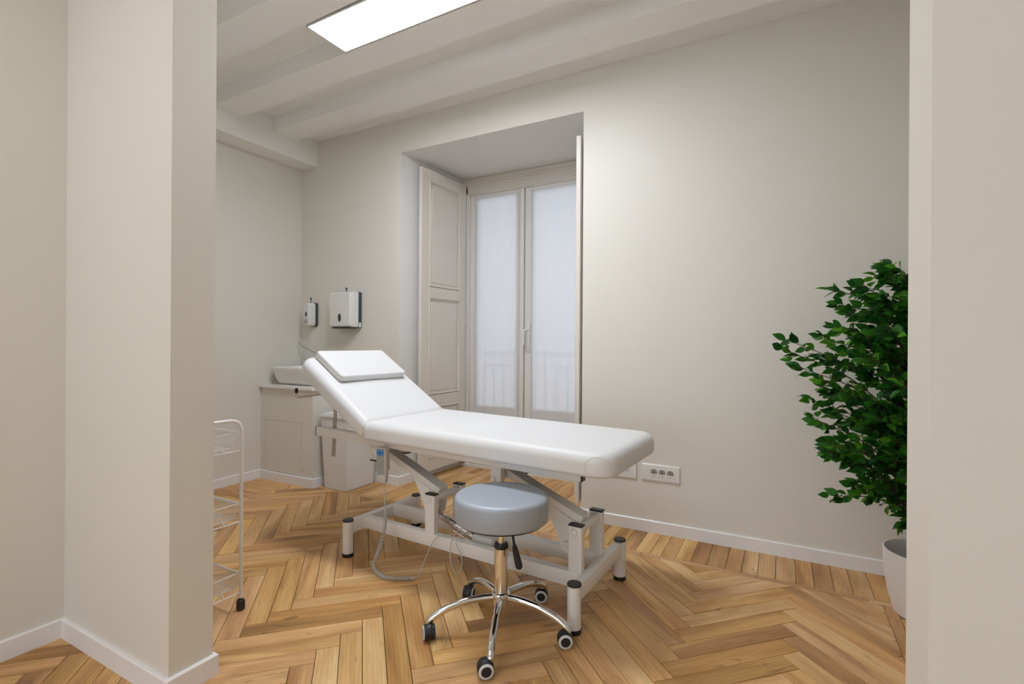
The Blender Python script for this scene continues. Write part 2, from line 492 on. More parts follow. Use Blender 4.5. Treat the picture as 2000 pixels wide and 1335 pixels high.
def seen_area(poly):
    pts = []
    for p in poly:
        q = project(p[0], p[1], 0)
        if q is None: return 0.0
        pts.append(q)
    c = (sum(q[0] for q in pts) / len(pts), sum(q[1] for q in pts) / len(pts))
    px = clip_rect(pts, 0, 2000, 0, 1335)
    if len(px) < 3: return 0.0
    if 128 < c[0] < 412 and c[1] < 1250 + (c[0] - 128) * 0.45: return 0.0     # behind the partition
    if c[0] < 128 and c[1] < 1240: return 0.0
    if c[0] > 1772: return 0.0
    cxy = (sum(p[0] for p in poly) / len(poly), sum(p[1] for p in poly) / len(poly))
    if cxy[0] < -3.09 and cxy[1] > 2.58: return 0.0
    return abs(area(px))

ranked = sorted(planks, key=lambda t: -seen_area(t[0]))
strip_ids = {id(s[0]) for s in strips}
rest, uvl_r, tl_r = plank_bm()
for idx, (poly, ax) in enumerate(ranked):
    tone = (min(1, max(0, random.gauss(0.50, 0.19))), random.random(), random.random())
    if id(poly) in strip_ids:
        tone = (random.choice((0.42, 0.50, 0.58, 0.3)), random.uniform(0, 0.3), 0.0)
        if sum(p[0] for p in poly) / len(poly) > FX1: tone = (0.12, 0.15, 0.1)
    if idx < 298 and seen_area(poly) > 0:
        cx = sum(p[0] for p in poly) / len(poly); cy = sum(p[1] for p in poly) / len(poly)
        b, uvl, tl = plank_bm()
        if plank_geom(poly, ax, tone, b, uvl, tl, (cx, cy)):
            finish('plank', b, 'oak', floor, smooth=0, loc=(cx, cy, 0))
        else: b.free()
    else:
        plank_geom(poly, ax, tone, rest, uvl_r, tl_r, (0, 0))
o = finish('parquet_remainder', rest, 'oak', floor, smooth=0); o['kind'] = 'stuff'

# ------------------------------------------------------------------ walls and ceiling
def wall(name, boxes, material='wall'):
    b = nb()
    for lo, hi in boxes: add_box(b, lo, hi)
    return struct(finish(name, b, material, smooth=0))

b = nb()
yo = YW + 0.16
add_prism(b, [(XL - 0.1, YB), (WX0, YB), (WX0 + 0.05, YW + 0.07), (WX0 + 0.05, yo), (XL - 0.1, yo)], -0.012, ZC)
add_prism(b, [(WX1, YB), (XR + 0.1, YB), (XR + 0.1, yo), (WX1 - 0.10, yo), (WX1 - 0.10, YW + 0.07)], -0.012, ZC)
add_box(b, (WX0, YB, WZ), (WX1, yo, ZC))
wall_back = struct(finish('wall_back', b, 'wall', smooth=0))
# white painted lining of the recess, a thin skin over the reveals and soffit
b = nb()
add_prism(b, [(WX0, YB + 0.0015), (WX0 + 0.0008, YB + 0.0015), (WX0 + 0.0508, YW), (WX0 + 0.05, YW)], 0.0, WZ - 0.0008)
add_prism(b, [(WX1 - 0.0008, YB + 0.0015), (WX1, YB + 0.0015), (WX1 - 0.10, YW), (WX1 - 0.1008, YW)], 0.0, WZ - 0.0008)
add_box(b, (WX0, YB + 0.0015, WZ - 0.0008), (WX1, YW, WZ))
o = finish('reveal_lining', b, 'reveal', wall_back, smooth=0)
wall('wall_left', [((XL - 0.1, YP0, -0.012), (XL, YB + 0.1, ZC))])
wall('wall_right', [((XR, YP1, -0.012), (XR + 0.1, YB + 0.1, ZC))])
wall('wall_front', [((XL - 0.1, YP0, -0.012), (OX0, YP1, ZC)), ((OX1, YP0, -0.012), (NXR + 0.1, YP1, ZC))])
wall('wall_near_left', [((NXL - 0.1, NYB - 0.1, -0.012), (NXL, YP0, ZC))])
wall('wall_near_right', [((NXR, NYB - 0.1, -0.012), (NXR + 0.1, YP0, ZC))])
NW0, NW1 = -2.0, 1.0          # window opening added behind the camera, unseen, to let in frontal daylight
wall('wall_near_back', [((NXL - 0.1, NYB - 0.1, -0.012), (NW0, NYB, ZC)), ((NW1, NYB - 0.1, -0.012), (NXR + 0.1, NYB, ZC)),
                        ((NW0, NYB - 0.1, -0.012), (NW1, NYB, 0.35)), ((NW0, NYB - 0.1, 2.15), (NW1, NYB, ZC))])
fill_win = struct(empty('fill_window', ((NW0 + NW1) / 2, NYB - 0.06, 0)))  # frame and panes for the added daylight opening
b = nb(); hw = (NW1 - NW0) / 2
for x in (-hw + 0.03, 0.0, hw - 0.03): add_box(b, (x - 0.03, -0.03, 0.35), (x + 0.03, 0.03, 2.15))
for z in (0.38, 2.12): add_box(b, (-hw + 0.001, -0.03, z - 0.03), (hw - 0.001, 0.03, z + 0.03))
finish('window_frame', b, 'winwood', fill_win, smooth=0)
for x in (-hw / 2, hw / 2):
    b = nb(); add_box(b, (x - hw / 2 + 0.02, -0.003, 0.40), (x + hw / 2 - 0.02, 0.003, 2.10)); finish('pane', b, 'glass', fill_win, smooth=0)
def portal(loc, rot, sx, sy):
    l = bpy.data.lights.new('daylight_portal', 'AREA'); l.shape = 'RECTANGLE'; l.size, l.size_y = sx, sy; l.cycles.is_portal = True
    o_ = bpy.data.objects.new('daylight_portal', l); COL.objects.link(o_); o_.location = loc; o_.rotation_euler = rot; return o_
portal(((NW0 + NW1) / 2, NYB - 0.12, 1.25), (radians(90), 0, 0), 3.0, 1.80)
portal((-1.875, YW + 0.18, 1.25), (radians(-90), 0, 0), 1.4, 2.5)
b = nb(); add_box(b, (XL - 0.1, NYB - 0.1, ZC), (NXR + 0.1, yo, ZC + 0.1))
ceiling = struct(finish('ceiling', b, 'ceiling', smooth=0))
SLANT = 0.015                 # the old beams run a little out of square
def slant(b, x0=-2.3):
    for v in b.verts: v.co.y -= SLANT * (v.co.x - x0)
    return b
for y0, y1 in ((0.09, 0.30), (0.575, 0.785), (1.06, 1.273), (1.548, 1.762), (2.045, 2.252), (2.515, 2.727)):
    b = nb(); add_box(b, (XL + 0.1 if y0 > 1 else NXL + 0.01, y0, 2.735), (XR + 0.05 if y0 > 1 else NXR + 0.05, y1, ZC + 0.01), 0.004, 1)
    finish('beam', slant(b), 'ceiling', ceiling, smooth=0)
b = nb(); add_box(b, (-3.52, 2.66, 2.80), (XR + 0.05, YB + 0.01, ZC + 0.01)); finish('wall_plate', b, 'ceiling', ceiling, smooth=0)
b = nb(); add_box(b, (XL - 0.02, YP1 - 0.02, 2.585), (-3.5, YB + 0.01, ZC + 0.005), 0.003, 1)
finish('bulkhead', b, 'ceiling', ceiling, smooth=0)

def baseboard(name, runs):
    """runs: list of polylines of (x, y) with the room on the left-hand side of the direction of travel"""
    b = nb(); H, T, c = 0.069, 0.013, 0.004
    for poly in runs:
        P = [Vector(p) for p in poly]; k = len(P); off = []
        for i in range(k):
            ns = []
            if i: d = (P[i] - P[i - 1]).normalized(); ns.append(Vector((-d.y, d.x)))
            if i < k - 1: d = (P[i + 1] - P[i]).normalized(); ns.append(Vector((-d.y, d.x)))
            n = sum(ns, Vector((0, 0))).normalized(); off.append(n / max(0.3, n.dot(ns[0])))
        prof = [(0, -0.001), (T, -0.001), (T, H - c), (T - c, H), (0, H)]
        rings = [[b.verts.new((P[i].x + off[i].x * t, P[i].y + off[i].y * t, z)) for t, z in prof] for i in range(k)]
        for A, B in zip(rings, rings[1:]):
            for j in range(len(prof)):
                b.faces.new((A[j], A[(j + 1) % 5], B[(j + 1) % 5], B[j]))
        b.faces.new(rings[0]); b.faces.new(rings[-1][::-1])
    return struct(finish(name, b, 'base', smooth=0))
CX1, CY0 = -3.092, 2.583      # sink cabinet side and front
baseboard('baseboard_left', [[(XL, CY0 - 0.004), (XL, YP1)]])
baseboard('baseboard_back', [[(WX0 + 0.0205, YB + 0.31), (WX0, YB), (CX1 + 0.004, YB)], [(XR, YB), (WX1, YB), (WX1 - 0.012, YB + 0.09)]])
baseboard('baseboard_right', [[(XR, YP1), (XR, YB - 0.013)]])
baseboard('baseboard_front', [[(XL + 0.013, YP1), (OX0, YP1), (OX0, YP0), (NXL + 0.013, YP0)], [(OX1 + 0.9, YP1 + 0.0), (OX1 + 0.5, YP1)]][:1])
baseboard('baseboard_near', [[(NXL, YP0), (NXL, NYB)]])

# ------------------------------------------------------------------ window
win = struct(empty('window_1', (-1.875, YW, 0)))
def wbox(name, lo, hi, material='winwood', parent=win, bevel=0.003):
    b = nb(); add_box(b, lo, hi, bevel, 1); return finish(name, b, material, parent, smooth=0)
HX0, HX1 = -0.645, 0.645       # frame half widths about the window centre (local x)
# fixed frame with stepped mouldings
b = nb()
for s in (-1, 1):
    x0, x1 = sorted((s * (0.668 + 0.014 * s), s * 0.585)); add_box(b, (x0, -0.03, 0.0), (x1, 0.09, 2.52), 0.003, 1)
    x0, x1 = sorted((s * 0.60, s * 0.575)); add_box(b, (x0, -0.015, 0.0), (x1, 0.06, 2.44), 0.003, 1)
add_box(b, (-0.655, -0.03, 2.41), (0.655, 0.09, 2.47), 0.003, 1)
add_box(b, (-0.60, -0.015, 2.40), (0.60, 0.06, 2.43), 0.003, 1)
finish('window_frame', b, 'winwood', win, smooth=0)
b = nb()
add_box(b, (-0.65, -0.045, 2.485), (0.68, 0.0, 2.505), 0.006, 2)
add_box(b, (-0.65, -0.035, 2.462), (0.68, 0.0, 2.487), 0.004, 2)
add_box(b, (-0.654, -0.022, 2.505), (0.68, 0.05, 2.546), 0.002, 1)
finish('head_moulding', b, 'oldwood', win, smooth=0)
wbox('window_sill', (-0.66, -0.035, -0.011), (0.66, 0.10, 0.022), 'oldwood')
for s in (-1, 1):
    # casement: s=-1 left leaf, s=1 right leaf
    o0, o1 = (-0.575, -0.034) if s < 0 else (-0.028, 0.575)
    b = nb()
    sw = 0.08
    add_box(b, (o0, 0.0, 0.025), (o0 + sw, 0.05, 2.40), 0.003, 1); add_box(b, (o1 - sw, 0.0, 0.025), (o1, 0.05, 2.40), 0.003, 1)
    add_box(b, (o0 + sw, 0.0, 2.355), (o1 - sw, 0.05, 2.40), 0.002, 1)
    add_box(b, (o0 + sw, 0.0, 0.025), (o1 - sw, 0.05, 0.13), 0.002, 1)
    add_box(b, (o0 + sw, 0.0, 0.47), (o1 - sw, 0.05, 0.545), 0.002, 1)
    if s < 0: add_box(b, (o1 - 0.028, -0.016, 0.028), (o1 + 0.001, 0.012, 2.398), 0.004, 2)     # cover strip on the meeting stile
    cas = finish('casement', b, 'winwood', win, smooth=0)
    b = nb(); add_box(b, (o0 + sw, 0.018, 0.13), (o1 - sw, 0.034, 0.47)); add_box(b, (o0 + sw + 0.05, 0.008, 0.18), (o1 - sw - 0.05, 0.03, 0.42), 0.012, 1)
    finish('lower_panel', b, 'winwood', cas, smooth=0)
    b = nb(); add_box(b, (o0 + sw - 0.005, 0.022, 0.54), (o1 - sw + 0.005, 0.027, 2.36)); finish('pane', b, 'glass', cas, smooth=0)
    for z in (2.285, 0.95):
        b = nb(); add_tube(b, [(-0.578 if s < 0 else 0.578, -0.012, z - 0.05), (-0.578 if s < 0 else 0.578, -0.012, z + 0.05)], 0.006, 8)
        add_box(b, ((-0.578 if s < 0 else 0.578) - 0.008, -0.014, z - 0.002), ((-0.578 if s < 0 else 0.578) + 0.008, -0.002, z + 0.002))
        finish('hinge', b, 'winwood', cas)
b = nb()
add_box(b, (0.0, -0.012, 1.02), (0.026, 0.002, 1.27), 0.006, 2)
add_tube(b, fillet([(0.013, -0.005, 1.205), (0.0, -0.05, 1.205), (-0.014, -0.052, 1.19), (-0.014, -0.05, 1.08)], 0.012), 0.010, 10)
finish('window_handle', b, 'white', win)

def curtain(x0, x1, z0, z1, label):
    b = nb(); nx, nz = 60, 30; g = []
    for i in range(nx + 1):
        col = []
        for j in range(nz + 1):
            u, v = i / nx, j / nz
            w = 0.0015 * sin(u * 34 + 0.4 * sin(v * 5)) * (0.3 + 0.7 * abs(v - 0.5) * 2) + 0.0006 * sin(u * 80)
            col.append(b.verts.new((x0 + (x1 - x0) * u, w, z0 + (z1 - z0) * v)))
        g.append(col)
    for i in range(nx):
        for j in range(nz): b.faces.new((g[i][j], g[i + 1][j], g[i + 1][j + 1], g[i][j + 1]))
    root = empty('curtain', (-1.875, YW - 0.0042, 0))
    tag(root, label, 'curtain', 'sheer curtains on the french window')
    finish('voile', b, 'curtain', root, smooth=180)
    b = nb()                                   # hems and picot edges
    for x in (x0 + 0.006, x1 - 0.006): add_box(b, (x - 0.006, -0.0034, z0), (x + 0.006, 0.0, z1), 0.001, 1)
    add_box(b, (x0, -0.0034, z0), (x1, 0.0, z0 + 0.016), 0.001, 1)
    finish('hem', b, 'curtain', root, smooth=0)
    b = nb(); add_tube(b, [(x0 - 0.012, 0.0, z1 - 0.006), (x1 + 0.012, 0.0, z1 - 0.006)], 0.004, 8)
    finish('curtain_rod', b, 'white', root)
curtain(-0.530, -0.080, 0.42, 2.385, 'sheer white curtain on the left casement, next to the open shutter')
curtain(0.030, 0.52, 0.42, 2.385, 'sheer white curtain on the right casement, behind the window handle')

def shutter(hinge, tip, z0, z1, label, th=0.032, fold=False):
    """panelled interior shutter from its hinge line to its free edge"""
    d = Vector(tip) - Vector(hinge); w = d.length; rz = atan2(d.y, d.x)
    root = empty('interior_shutter', (hinge[0], hinge[1], 0), rz)
    tag(root, label, 'shutter')
    b = nb(); sw = 0.095
    zs = [z0, z0 + 0.10, z0 + 0.52, z0 + 0.615, 1.455, 1.545, z1 - 0.095, z1]
    add_box(b, (0, -th / 2, z0), (sw, th / 2, z1), 0.003, 1); add_box(b, (w - sw, -th / 2, z0), (w, th / 2, z1), 0.003, 1)
    for a, c in ((zs[0], zs[1]), (zs[2], zs[3]), (zs[4], zs[5]), (zs[6], zs[7])):
        add_box(b, (sw, -th / 2, a), (w - sw, th / 2, c), 0.002, 1)
    finish('shutter_frame', b, 'oldwood', root, smooth=0)
    for a, c in ((zs[1], zs[2]), (zs[3], zs[4]), (zs[5], zs[6])):
        b = nb(); add_box(b, (sw - 0.004, -0.006, a - 0.004), (w - sw + 0.004, 0.006, c + 0.004))
        add_box(b, (sw + 0.03, -0.011, a + 0.03), (w - sw - 0.03, 0.011, c - 0.03), 0.006, 1)
        finish('shutter_panel', b, 'oldwood', root, smooth=0)
        b = nb(); y = th / 2 - 0.004                           # raised bead round the panel
        for s in (-1, 1):
            yy = s * y
            pts = [(sw + 0.006, yy, a + 0.006), (w - sw - 0.006, yy, a + 0.006), (w - sw - 0.006, yy, c - 0.006), (sw + 0.006, yy, c - 0.006)]
            add_tube(b, pts, 0.009, 6, closed=True)
        finish('moulding', b, 'oldwood', root, smooth=50)
    for z in (z0 + 0.25, 1.30, z1 - 0.25):
        b = nb(); add_tube(b, [(0.0, th / 2 + 0.004, z - 0.035), (0.0, th / 2 + 0.004, z + 0.035)], 0.006, 8)
        finish('hinge', b, 'oldwood', root)
    return root
shutter((-2.484, 3.70), (-2.512, 3.112), 0.058, 2.482, 'ivory panelled shutter swung open against the left side of the window recess')
shutter((-1.245, 3.70), (-1.150, 3.005), 0.075, 2.425, 'ivory shutter seen edge-on at the right side of the window recess', th=0.030)
r2 = shutter((-1.207, 3.70), (-1.118, 3.06), 0.075, 2.418, 'narrow shutter leaf squeezed between the edge-on shutter and the right reveal', th=0.024)

# outside: a small balcony with a railing in daylight
b = nb(); add_box(b, (-3.0, yo + 0.002, -0.16), (-0.7, yo + 0.75, -0.02), 0.01, 1)
bs = struct(finish('balcony_slab', b, 'stone', smooth=0))
rail = empty('balcony_railing', (-1.85, yo + 0.68, -0.02))
tag(rail, 'grey iron balcony railing behind the curtains outside the window', 'railing')
b = nb(); add_box(b, (-1.1, -0.025, 0.98), (1.1, 0.025, 1.03), 0.006, 2); add_box(b, (-1.1, -0.015, 0.86), (1.1, 0.015, 0.89)); add_box(b, (-1.1, -0.015, 0.08), (1.1, 0.015, 0.11))
finish('handrail', b, 'rail', rail)
for i in range(19):
    b = nb(); x = -1.08 + i * 0.12; add_box(b, (x - 0.008, -0.008, 0.0), (x + 0.008, 0.008, 0.99)); finish('baluster', b, 'rail', rail, smooth=0)

# ------------------------------------------------------------------ lamps

def led_panel(loc, lx, ly, material, label):
    root = empty('ceiling_light', loc, -SLANT); tag(root, label, 'lamp')
    b = nb(); fw_ = 0.006
    add_box(b, (-lx / 2, -ly / 2, -0.012), (-lx / 2 + fw_, ly / 2, 0.0)); add_box(b, (lx / 2 - fw_, -ly / 2, -0.012), (lx / 2, ly / 2, 0.0))
    add_box(b, (-lx / 2, -ly / 2, -0.012), (lx / 2, -ly / 2 + fw_, 0.0)); add_box(b, (-lx / 2, ly / 2 - fw_, -0.012), (lx / 2, ly / 2, 0.0))
    add_box(b, (-lx / 2, -ly / 2, -0.003), (lx / 2, ly / 2, 0.0))
    finish('panel_frame', b, 'frame_alu', root, smooth=0)
    b = nb(); add_box(b, (-lx / 2 + fw_, -ly / 2 + fw_, -0.009), (lx / 2 - fw_, ly / 2 - fw_, -0.004))
    finish('diffuser', b, material, root, smooth=0)
    for sx in (-0.4, 0.4):
        b = nb(); add_box(b, (sx * lx - 0.02, -0.03, 0.0), (sx * lx + 0.02, 0.03, 0.012)); finish('mounting_clip', b, 'zinc', root, smooth=0)
    return root
led_panel((-1.565, 1.892, 2.746), 1.235, 0.262, 'led', 'long white LED panel glowing under the ceiling beams')
led_panel((-1.3, -0.6, 2.832), 1.30, 1.30, 'led_fill', 'added square LED fill panel, unseen on the ceiling behind the camera')  # out of view, added to brighten the partition and near walls

# ------------------------------------------------------------------ sink corner
cab = empty('sink_cabinet', ((XL + CX1) / 2, (CY0 + YB) / 2, 0))
tag(cab, 'cream boxed-in sink cabinet in the far left corner with a flush door', 'cabinet')
hx, hy = (CX1 - XL) / 2, (YB - CY0) / 2
b = nb(); 
dx0, dx1, dz0, dz1 = -3.634 - (XL + CX1) / 2, -3.212 - (XL + CX1) / 2, 0.0725, 0.474
# front face split round the door so that the joint is a real gap
add_box(b, (-hx + 0.002, -hy + 0.02, 0), (hx, hy - 0.002, 0.727))
add_box(b, (-hx + 0.002, -hy, 0), (dx0 - 0.0015, -hy + 0.02, 0.727)); add_box(b, (dx1 + 0.0015, -hy, 0), (hx, -hy + 0.02, 0.727))
add_box(b, (dx0 - 0.0015, -hy, dz1 + 0.0015), (dx1 + 0.0015, -hy + 0.02, 0.727)); add_box(b, (dx0 - 0.0015, -hy, 0), (dx1 + 0.0015, -hy + 0.02, dz0 - 0.003))
finish('cabinet_body', b, 'wall', cab, smooth=0)
b = nb(); add_box(b, (dx0 + 0.0012, -hy - 0.0005, dz0), (dx1 - 0.0012, -hy + 0.017, dz1 - 0.0012), 0.001, 1); finish('cabinet_door', b, 'wall', cab, smooth=0)
pl = baseboard('plinth', [[(hx + 0.0005, hy - 0.016), (hx + 0.0005, -hy - 0.0008), (-hx + 0.014, -hy - 0.0008)]]); del pl['kind']; pl.parent = cab
b = nb(); add_box(b, (XL + 0.001, CY0 - 0.022, 0.7275), (CX1 + 0.02, YB - 0.001, 0.7495), 0.003, 2)
tag(finish('worktop', b, 'worktop', smooth=0), 'thin white worktop slab carrying the wash basin', 'worktop')
# vessel basin
bx, by, bz = -3.412, 2.775, 0.7503
bas = empty('wash_basin', (bx, by, bz)); tag(bas, 'white ceramic vessel basin on the worktop behind the couch head', 'sink')
b = nb(); t = bmesh.new(); rings = []
prof = [(0.075, 0.0), (0.065, 0.004), (0.05, 0.016), (0.03, 0.05), (0.010, 0.11), (0.0, 0.136), (0.003, 0.14), (0.010, 0.14), (0.014, 0.134), (0.03, 0.08), (0.05, 0.035), (0.085, 0.02), (0.13, 0.018)]
for ins, z in prof:
    rings.append([t.verts.new((x, y, z)) for x, y in rrect(-0.238, 0.238, -0.155, 0.155, (0.055,) * 4, ins * 0.95, 8)])
n = len(rings[0])
for A, B in zip(rings, rings[1:]):
    for j in range(n): t.faces.new((A[j], A[(j + 1) % n], B[(j + 1) % n], B[j]))
t.faces.new(rings[0][::-1]); t.faces.new(rings[-1]); merge(b, t)
finish('bowl', b, 'ceramic', bas, smooth=60)
b = nb(); add_lathe(b, [(0.0, 0.023), (0.018, 0.022), (0.021, 0.0175)], 20); finish('drain', b, 'chrome', bas)
# tap with a long clinical lever
tap = empty('basin_tap', (-3.130, 2.925, 0.7503)); tag(tap, 'chrome tap with a long upward lever beside the basin', 'tap')
b = nb(); add_lathe(b, [(0.025, 0.0), (0.025, 0.006), (0.021, 0.012), (0.021, 0.185), (0.018, 0.192), (0.0, 0.193)], 20)
finish('tap_body', b, 'chrome', tap)
b = nb(); add_tube(b, spline([(0, 0, 0.165), (-0.05, -0.02, 0.195), (-0.13, -0.05, 0.205), (-0.18, -0.07, 0.185)], 6), 0.010, 10); finish('spout', b, 'chrome', tap)
b = nb(); add_tube(b, spline([(0, 0, 0.185), (-0.06, 0.0, 0.198), (-0.30, -0.02, 0.248), (-0.475, -0.02, 0.303), (-0.512, -0.02, 0.325), (-0.524, -0.02, 0.348)], 6), [0.008] * 7 + [0.005] * 17 + [0.007] * 4 + [0.010] * 3, 8); finish('lever', b, 'steel', tap)

# ------------------------------------------------------------------ wall dispensers
def blob(bm, w, h, d, r, ins, mtx):      # rounded shell standing on the x-z plane, depth along -y
    add_pad(bm, (-w / 2, w / 2, -h / 2, h / 2), (r,) * 4, [(0, 0), (0, d * 0.55), (ins * 0.25, d * 0.8), (ins * 0.6, d * 0.94), (ins, d)], 0.002, mtx, 5)
RX = Matrix.Rotation(pi / 2, 4, 'X')     # pad z -> -y, pad y -> z
def key_part(parent, x, y, z):
    b = nb(); add_box(b, (x - 0.003, y - 0.002, z - 0.03), (x + 0.003, y + 0.002, z + 0.02))
    add_prism(b, [(-0.0075, 0.0), (0, -0.008), (0.0075, 0.0), (0.0055, 0.009), (0.0, 0.013), (-0.0055, 0.009)], -0.002, 0.002, Matrix.Translation((x, y, z + 0.022)) @ RX)
    add_prism(b, [(-0.0105, -0.003), (0.0105, -0.003), (0.0105, 0.004), (-0.0105, 0.004)], -0.0015, 0.0015, Matrix.Translation((x, y, z + 0.022)) @ RX)
    finish('key', b, 'keyblue', parent, smooth=0)
def oval(bm, w, h, d, mtx):
    pts = []
    for i in range(20):
        a = 2 * pi * i / 20; s = 1 - 0.22 * (1 - sin(a)) / 2 * 2 * 0.5
        pts.append((w / 2 * cos(a) * s, h / 2 * sin(a)))
    add_prism(bm, pts, 0, d, mtx)
soap = empty('soap_dispenser', (-3.520, YB, 1.325)); tag(soap, 'small white soap dispenser with a round push button on the back wall', 'dispenser')
b = nb(); blob(b, 0.088, 0.202, 0.024, 0.024, 0.002, RX); finish('back_plate', b, 'smoke', soap)
b = nb(); blob(b, 0.080, 0.196, 0.066, 0.024, 0.012, Matrix.Translation((-0.002, -0.018, 0)) @ RX); finish('cover', b, 'white', soap)
b = nb(); oval(b, 0.024, 0.046, 0.003, Matrix.Translation((-0.002, -0.084, 0.0)) @ RX); finish('level_window', b, 'oval', soap)
b = nb(); add_lathe(b, [(0.0, 0.010), (0.012, 0.009), (0.019, 0.007), (0.022, 0.0)], 24, Matrix.Translation((-0.002, -0.083, -0.058)) @ RX); finish('push_button', b, 'lens', soap)
key_part(soap, -0.006, -0.035, 0.112)
tow = empty('towel_dispenser', (-3.098, YB, 1.352)); tag(tow, 'large white paper towel dispenser with a dark oval window on the back wall', 'dispenser')
b = nb(); blob(b, 0.250, 0.288, 0.034, 0.010, 0.002, RX); finish('back_plate', b, 'smoke', tow)
b = nb(); blob(b, 0.246, 0.282, 0.088, 0.012, 0.014, Matrix.Translation((0.0, -0.030, 0.002)) @ RX); finish('cover', b, 'white', tow)
b = nb(); oval(b, 0.034, 0.066, 0.003, Matrix.Translation((0.006, -0.1195, -0.065)) @ RX); finish('level_window', b, 'oval', tow)
b = nb(); add_box(b, (-0.10, -0.10, -0.149), (0.10, -0.02, -0.138), 0.003, 1); finish('paper_slot', b, 'smoke', tow, smooth=0)
b = nb(); add_box(b, (0.1225, -0.03, -0.139), (0.1262, -0.006, -0.10), 0.001, 1); finish('lock', b, 'white', tow, smooth=0)
key_part(tow, 0.012, -0.055, 0.148)

# ------------------------------------------------------------------ waste bin
bn = empty('waste_bin', (-2.907, 2.772, 0)); tag(bn, 'square white waste bin with a lid between the sink cabinet and the window', 'bin')
b = nb(); t = bmesh.new(); rings = []
for ins, z in ((0.026, 0.0), (0.022, 0.004), (0.0, 0.55), (0.004, 0.55), (0.026, 0.02)):
    rings.append([t.verts.new((x, y, z)) for x, y in rrect(-0.138, 0.138, -0.158, 0.158, (0.006,) * 4, 0, 3)])
    for v in rings[-1]: v.co.x *= (0.138 - ins) / 0.138; v.co.y *= (0.158 - ins) / 0.158
n = len(rings[0])
for A, B in zip(rings, rings[1:]):
    for j in range(n): t.faces.new((A[j], A[(j + 1) % n], B[(j + 1) % n], B[j]))
t.faces.new(rings[0][::-1]); t.faces.new(rings[-1]); merge(b, t)
finish('bin_body', b, 'white', bn, smooth=40)
b = nb(); add_box(b, (-0.145, -0.165, 0.530), (0.145, 0.162, 0.553), 0.005, 2); add_box(b, (-0.122, -0.152, 0.552), (0.122, 0.150, 0.565), 0.006, 2); finish('bin_lid', b, 'white', bn, smooth=0)

# ------------------------------------------------------------------ wall sockets
def socket(x0, x1, z0, z1, modules, label):
    cx, cz = (x0 + x1) / 2, (z0 + z1) / 2; w, h = x1 - x0, z1 - z0
    root = empty('wall_socket', (cx, YB, cz)); tag(root, label, 'socket')
    b = nb(); add_pad(b, (-w / 2, w / 2, -h / 2, h / 2), (0.004,) * 4, [(0.001, 0), (0, 0.001), (0, 0.006), (0.003, 0.009), (0.012, 0.0100)], 0.0, RX, 3); finish('plate', b, 'white', root)
    mw = 0.0465; n_ = len(modules); 
    for i, kind in enumerate(modules):
        mx = (i - (n_ - 1) / 2) * mw + (0.010 if n_ == 3 else 0)
        b = nb(); add_box(b, (mx - mw / 2 + 0.0006, -0.0112, -0.0255), (mx + mw / 2 - 0.0006, -0.009, 0.0255), 0.0006, 1)
        mod = finish('module', b, 'white', root, smooth=0)
        if kind == 's':
            b = nb(); add_prism(b, [(0.019 * cos(a), 0.019 * sin(a) * 0.95) for a in [2 * pi * k / 24 for k in range(24)] if sin(a) > -0.55], 0, 0.0012, Matrix.Translation((mx, -0.011, 0.004)) @ RX)
            finish('socket_face', b, 'socketface', mod, smooth=0)
            for dx, dz, r in ((-0.0095, 0.003, 0.0036), (0, 0.003, 0.0024), (0.0095, 0.003, 0.0036), (0, -0.0165, 0.0026)):
                b = nb(); add_lathe(b, [(r, 0.0), (r, 0.0018), (0.0, 0.0018)], 12, Matrix.Translation((mx, -0.0112, dz)) @ RX)
                finish('contact_hole', b, 'black', mod)
        else:
            for dx in (-0.007, 0.006):
                b = nb(); add_box(b, (mx + dx, -0.0118, -0.012), (mx + dx + 0.0045, -0.011, 0.002), 0.0005, 1)
                finish('data_port', b, 'socketface', mod, smooth=0)
    if n_ == 3:
        b = nb(); add_box(b, (-0.087, -0.0112, -0.0255), (-0.0605, -0.009, 0.0255), 0.0006, 1); finish('blank_module', b, 'white', root, smooth=0)
socket(-0.721, -0.506, 0.302, 0.397, 'sss', 'white wall plate with three round sockets on the right of the pair')
socket(-0.905, -0.752, 0.300, 0.395, 'dd', 'white wall plate half hidden behind the foot of the couch')

# ------------------------------------------------------------------ treatment couch
couch = empty('treatment_couch', (-1.3075, 2.067, 0), radians(-3.2))
tag(couch, 'white leatherette treatment couch with raised backrest on a white steel lift frame', 'treatment table')
def P_(name, b, material, parent=couch, smooth=30): return finish(name, b, material, parent, smooth)
def tilt(bm, k=-0.011):
    for v in bm.verts: v.co.z += k * v.co.x
    return bm
# feet, cross bars and long beams
for x in (-0.632, 0.633):
    for y in (-0.247, 0.262):
        b = nb(); add_lathe(b, [(0.0265, 0.018), (0.0265, 0.181), (0.0, 0.181)], 28, Matrix.Translation((x, y, 0))); f = P_('foot', b, 'powder')
        b = nb(); add_lathe(b, [(0.0255, 0.0), (0.0285, 0.002), (0.0285, 0.019), (0.0, 0.019)], 28, Matrix.Translation((x, y, 0))); P_('foot_pad', b, 'black', f)
        b = nb(); add_lathe(b, [(0.0275, 0.180), (0.0278, 0.184), (0.0262, 0.188), (0.0, 0.189)], 28, Matrix.Translation((x, y, 0))); P_('foot_cap', b, 'black', f)
    b = nb(); add_box(b, (x - 0.019, -0.247, 0.118), (x + 0.019, 0.262, 0.180), 0.003, 2); P_('cross_bar', b, 'powder')
for y0, y1 in ((-0.160, -0.122), (0.055, 0.093)):
    b = nb(); add_box(b, (-0.62, y0, 0.122), (0.62, y1, 0.183), 0.003, 2); P_('base_beam', b, 'powder')
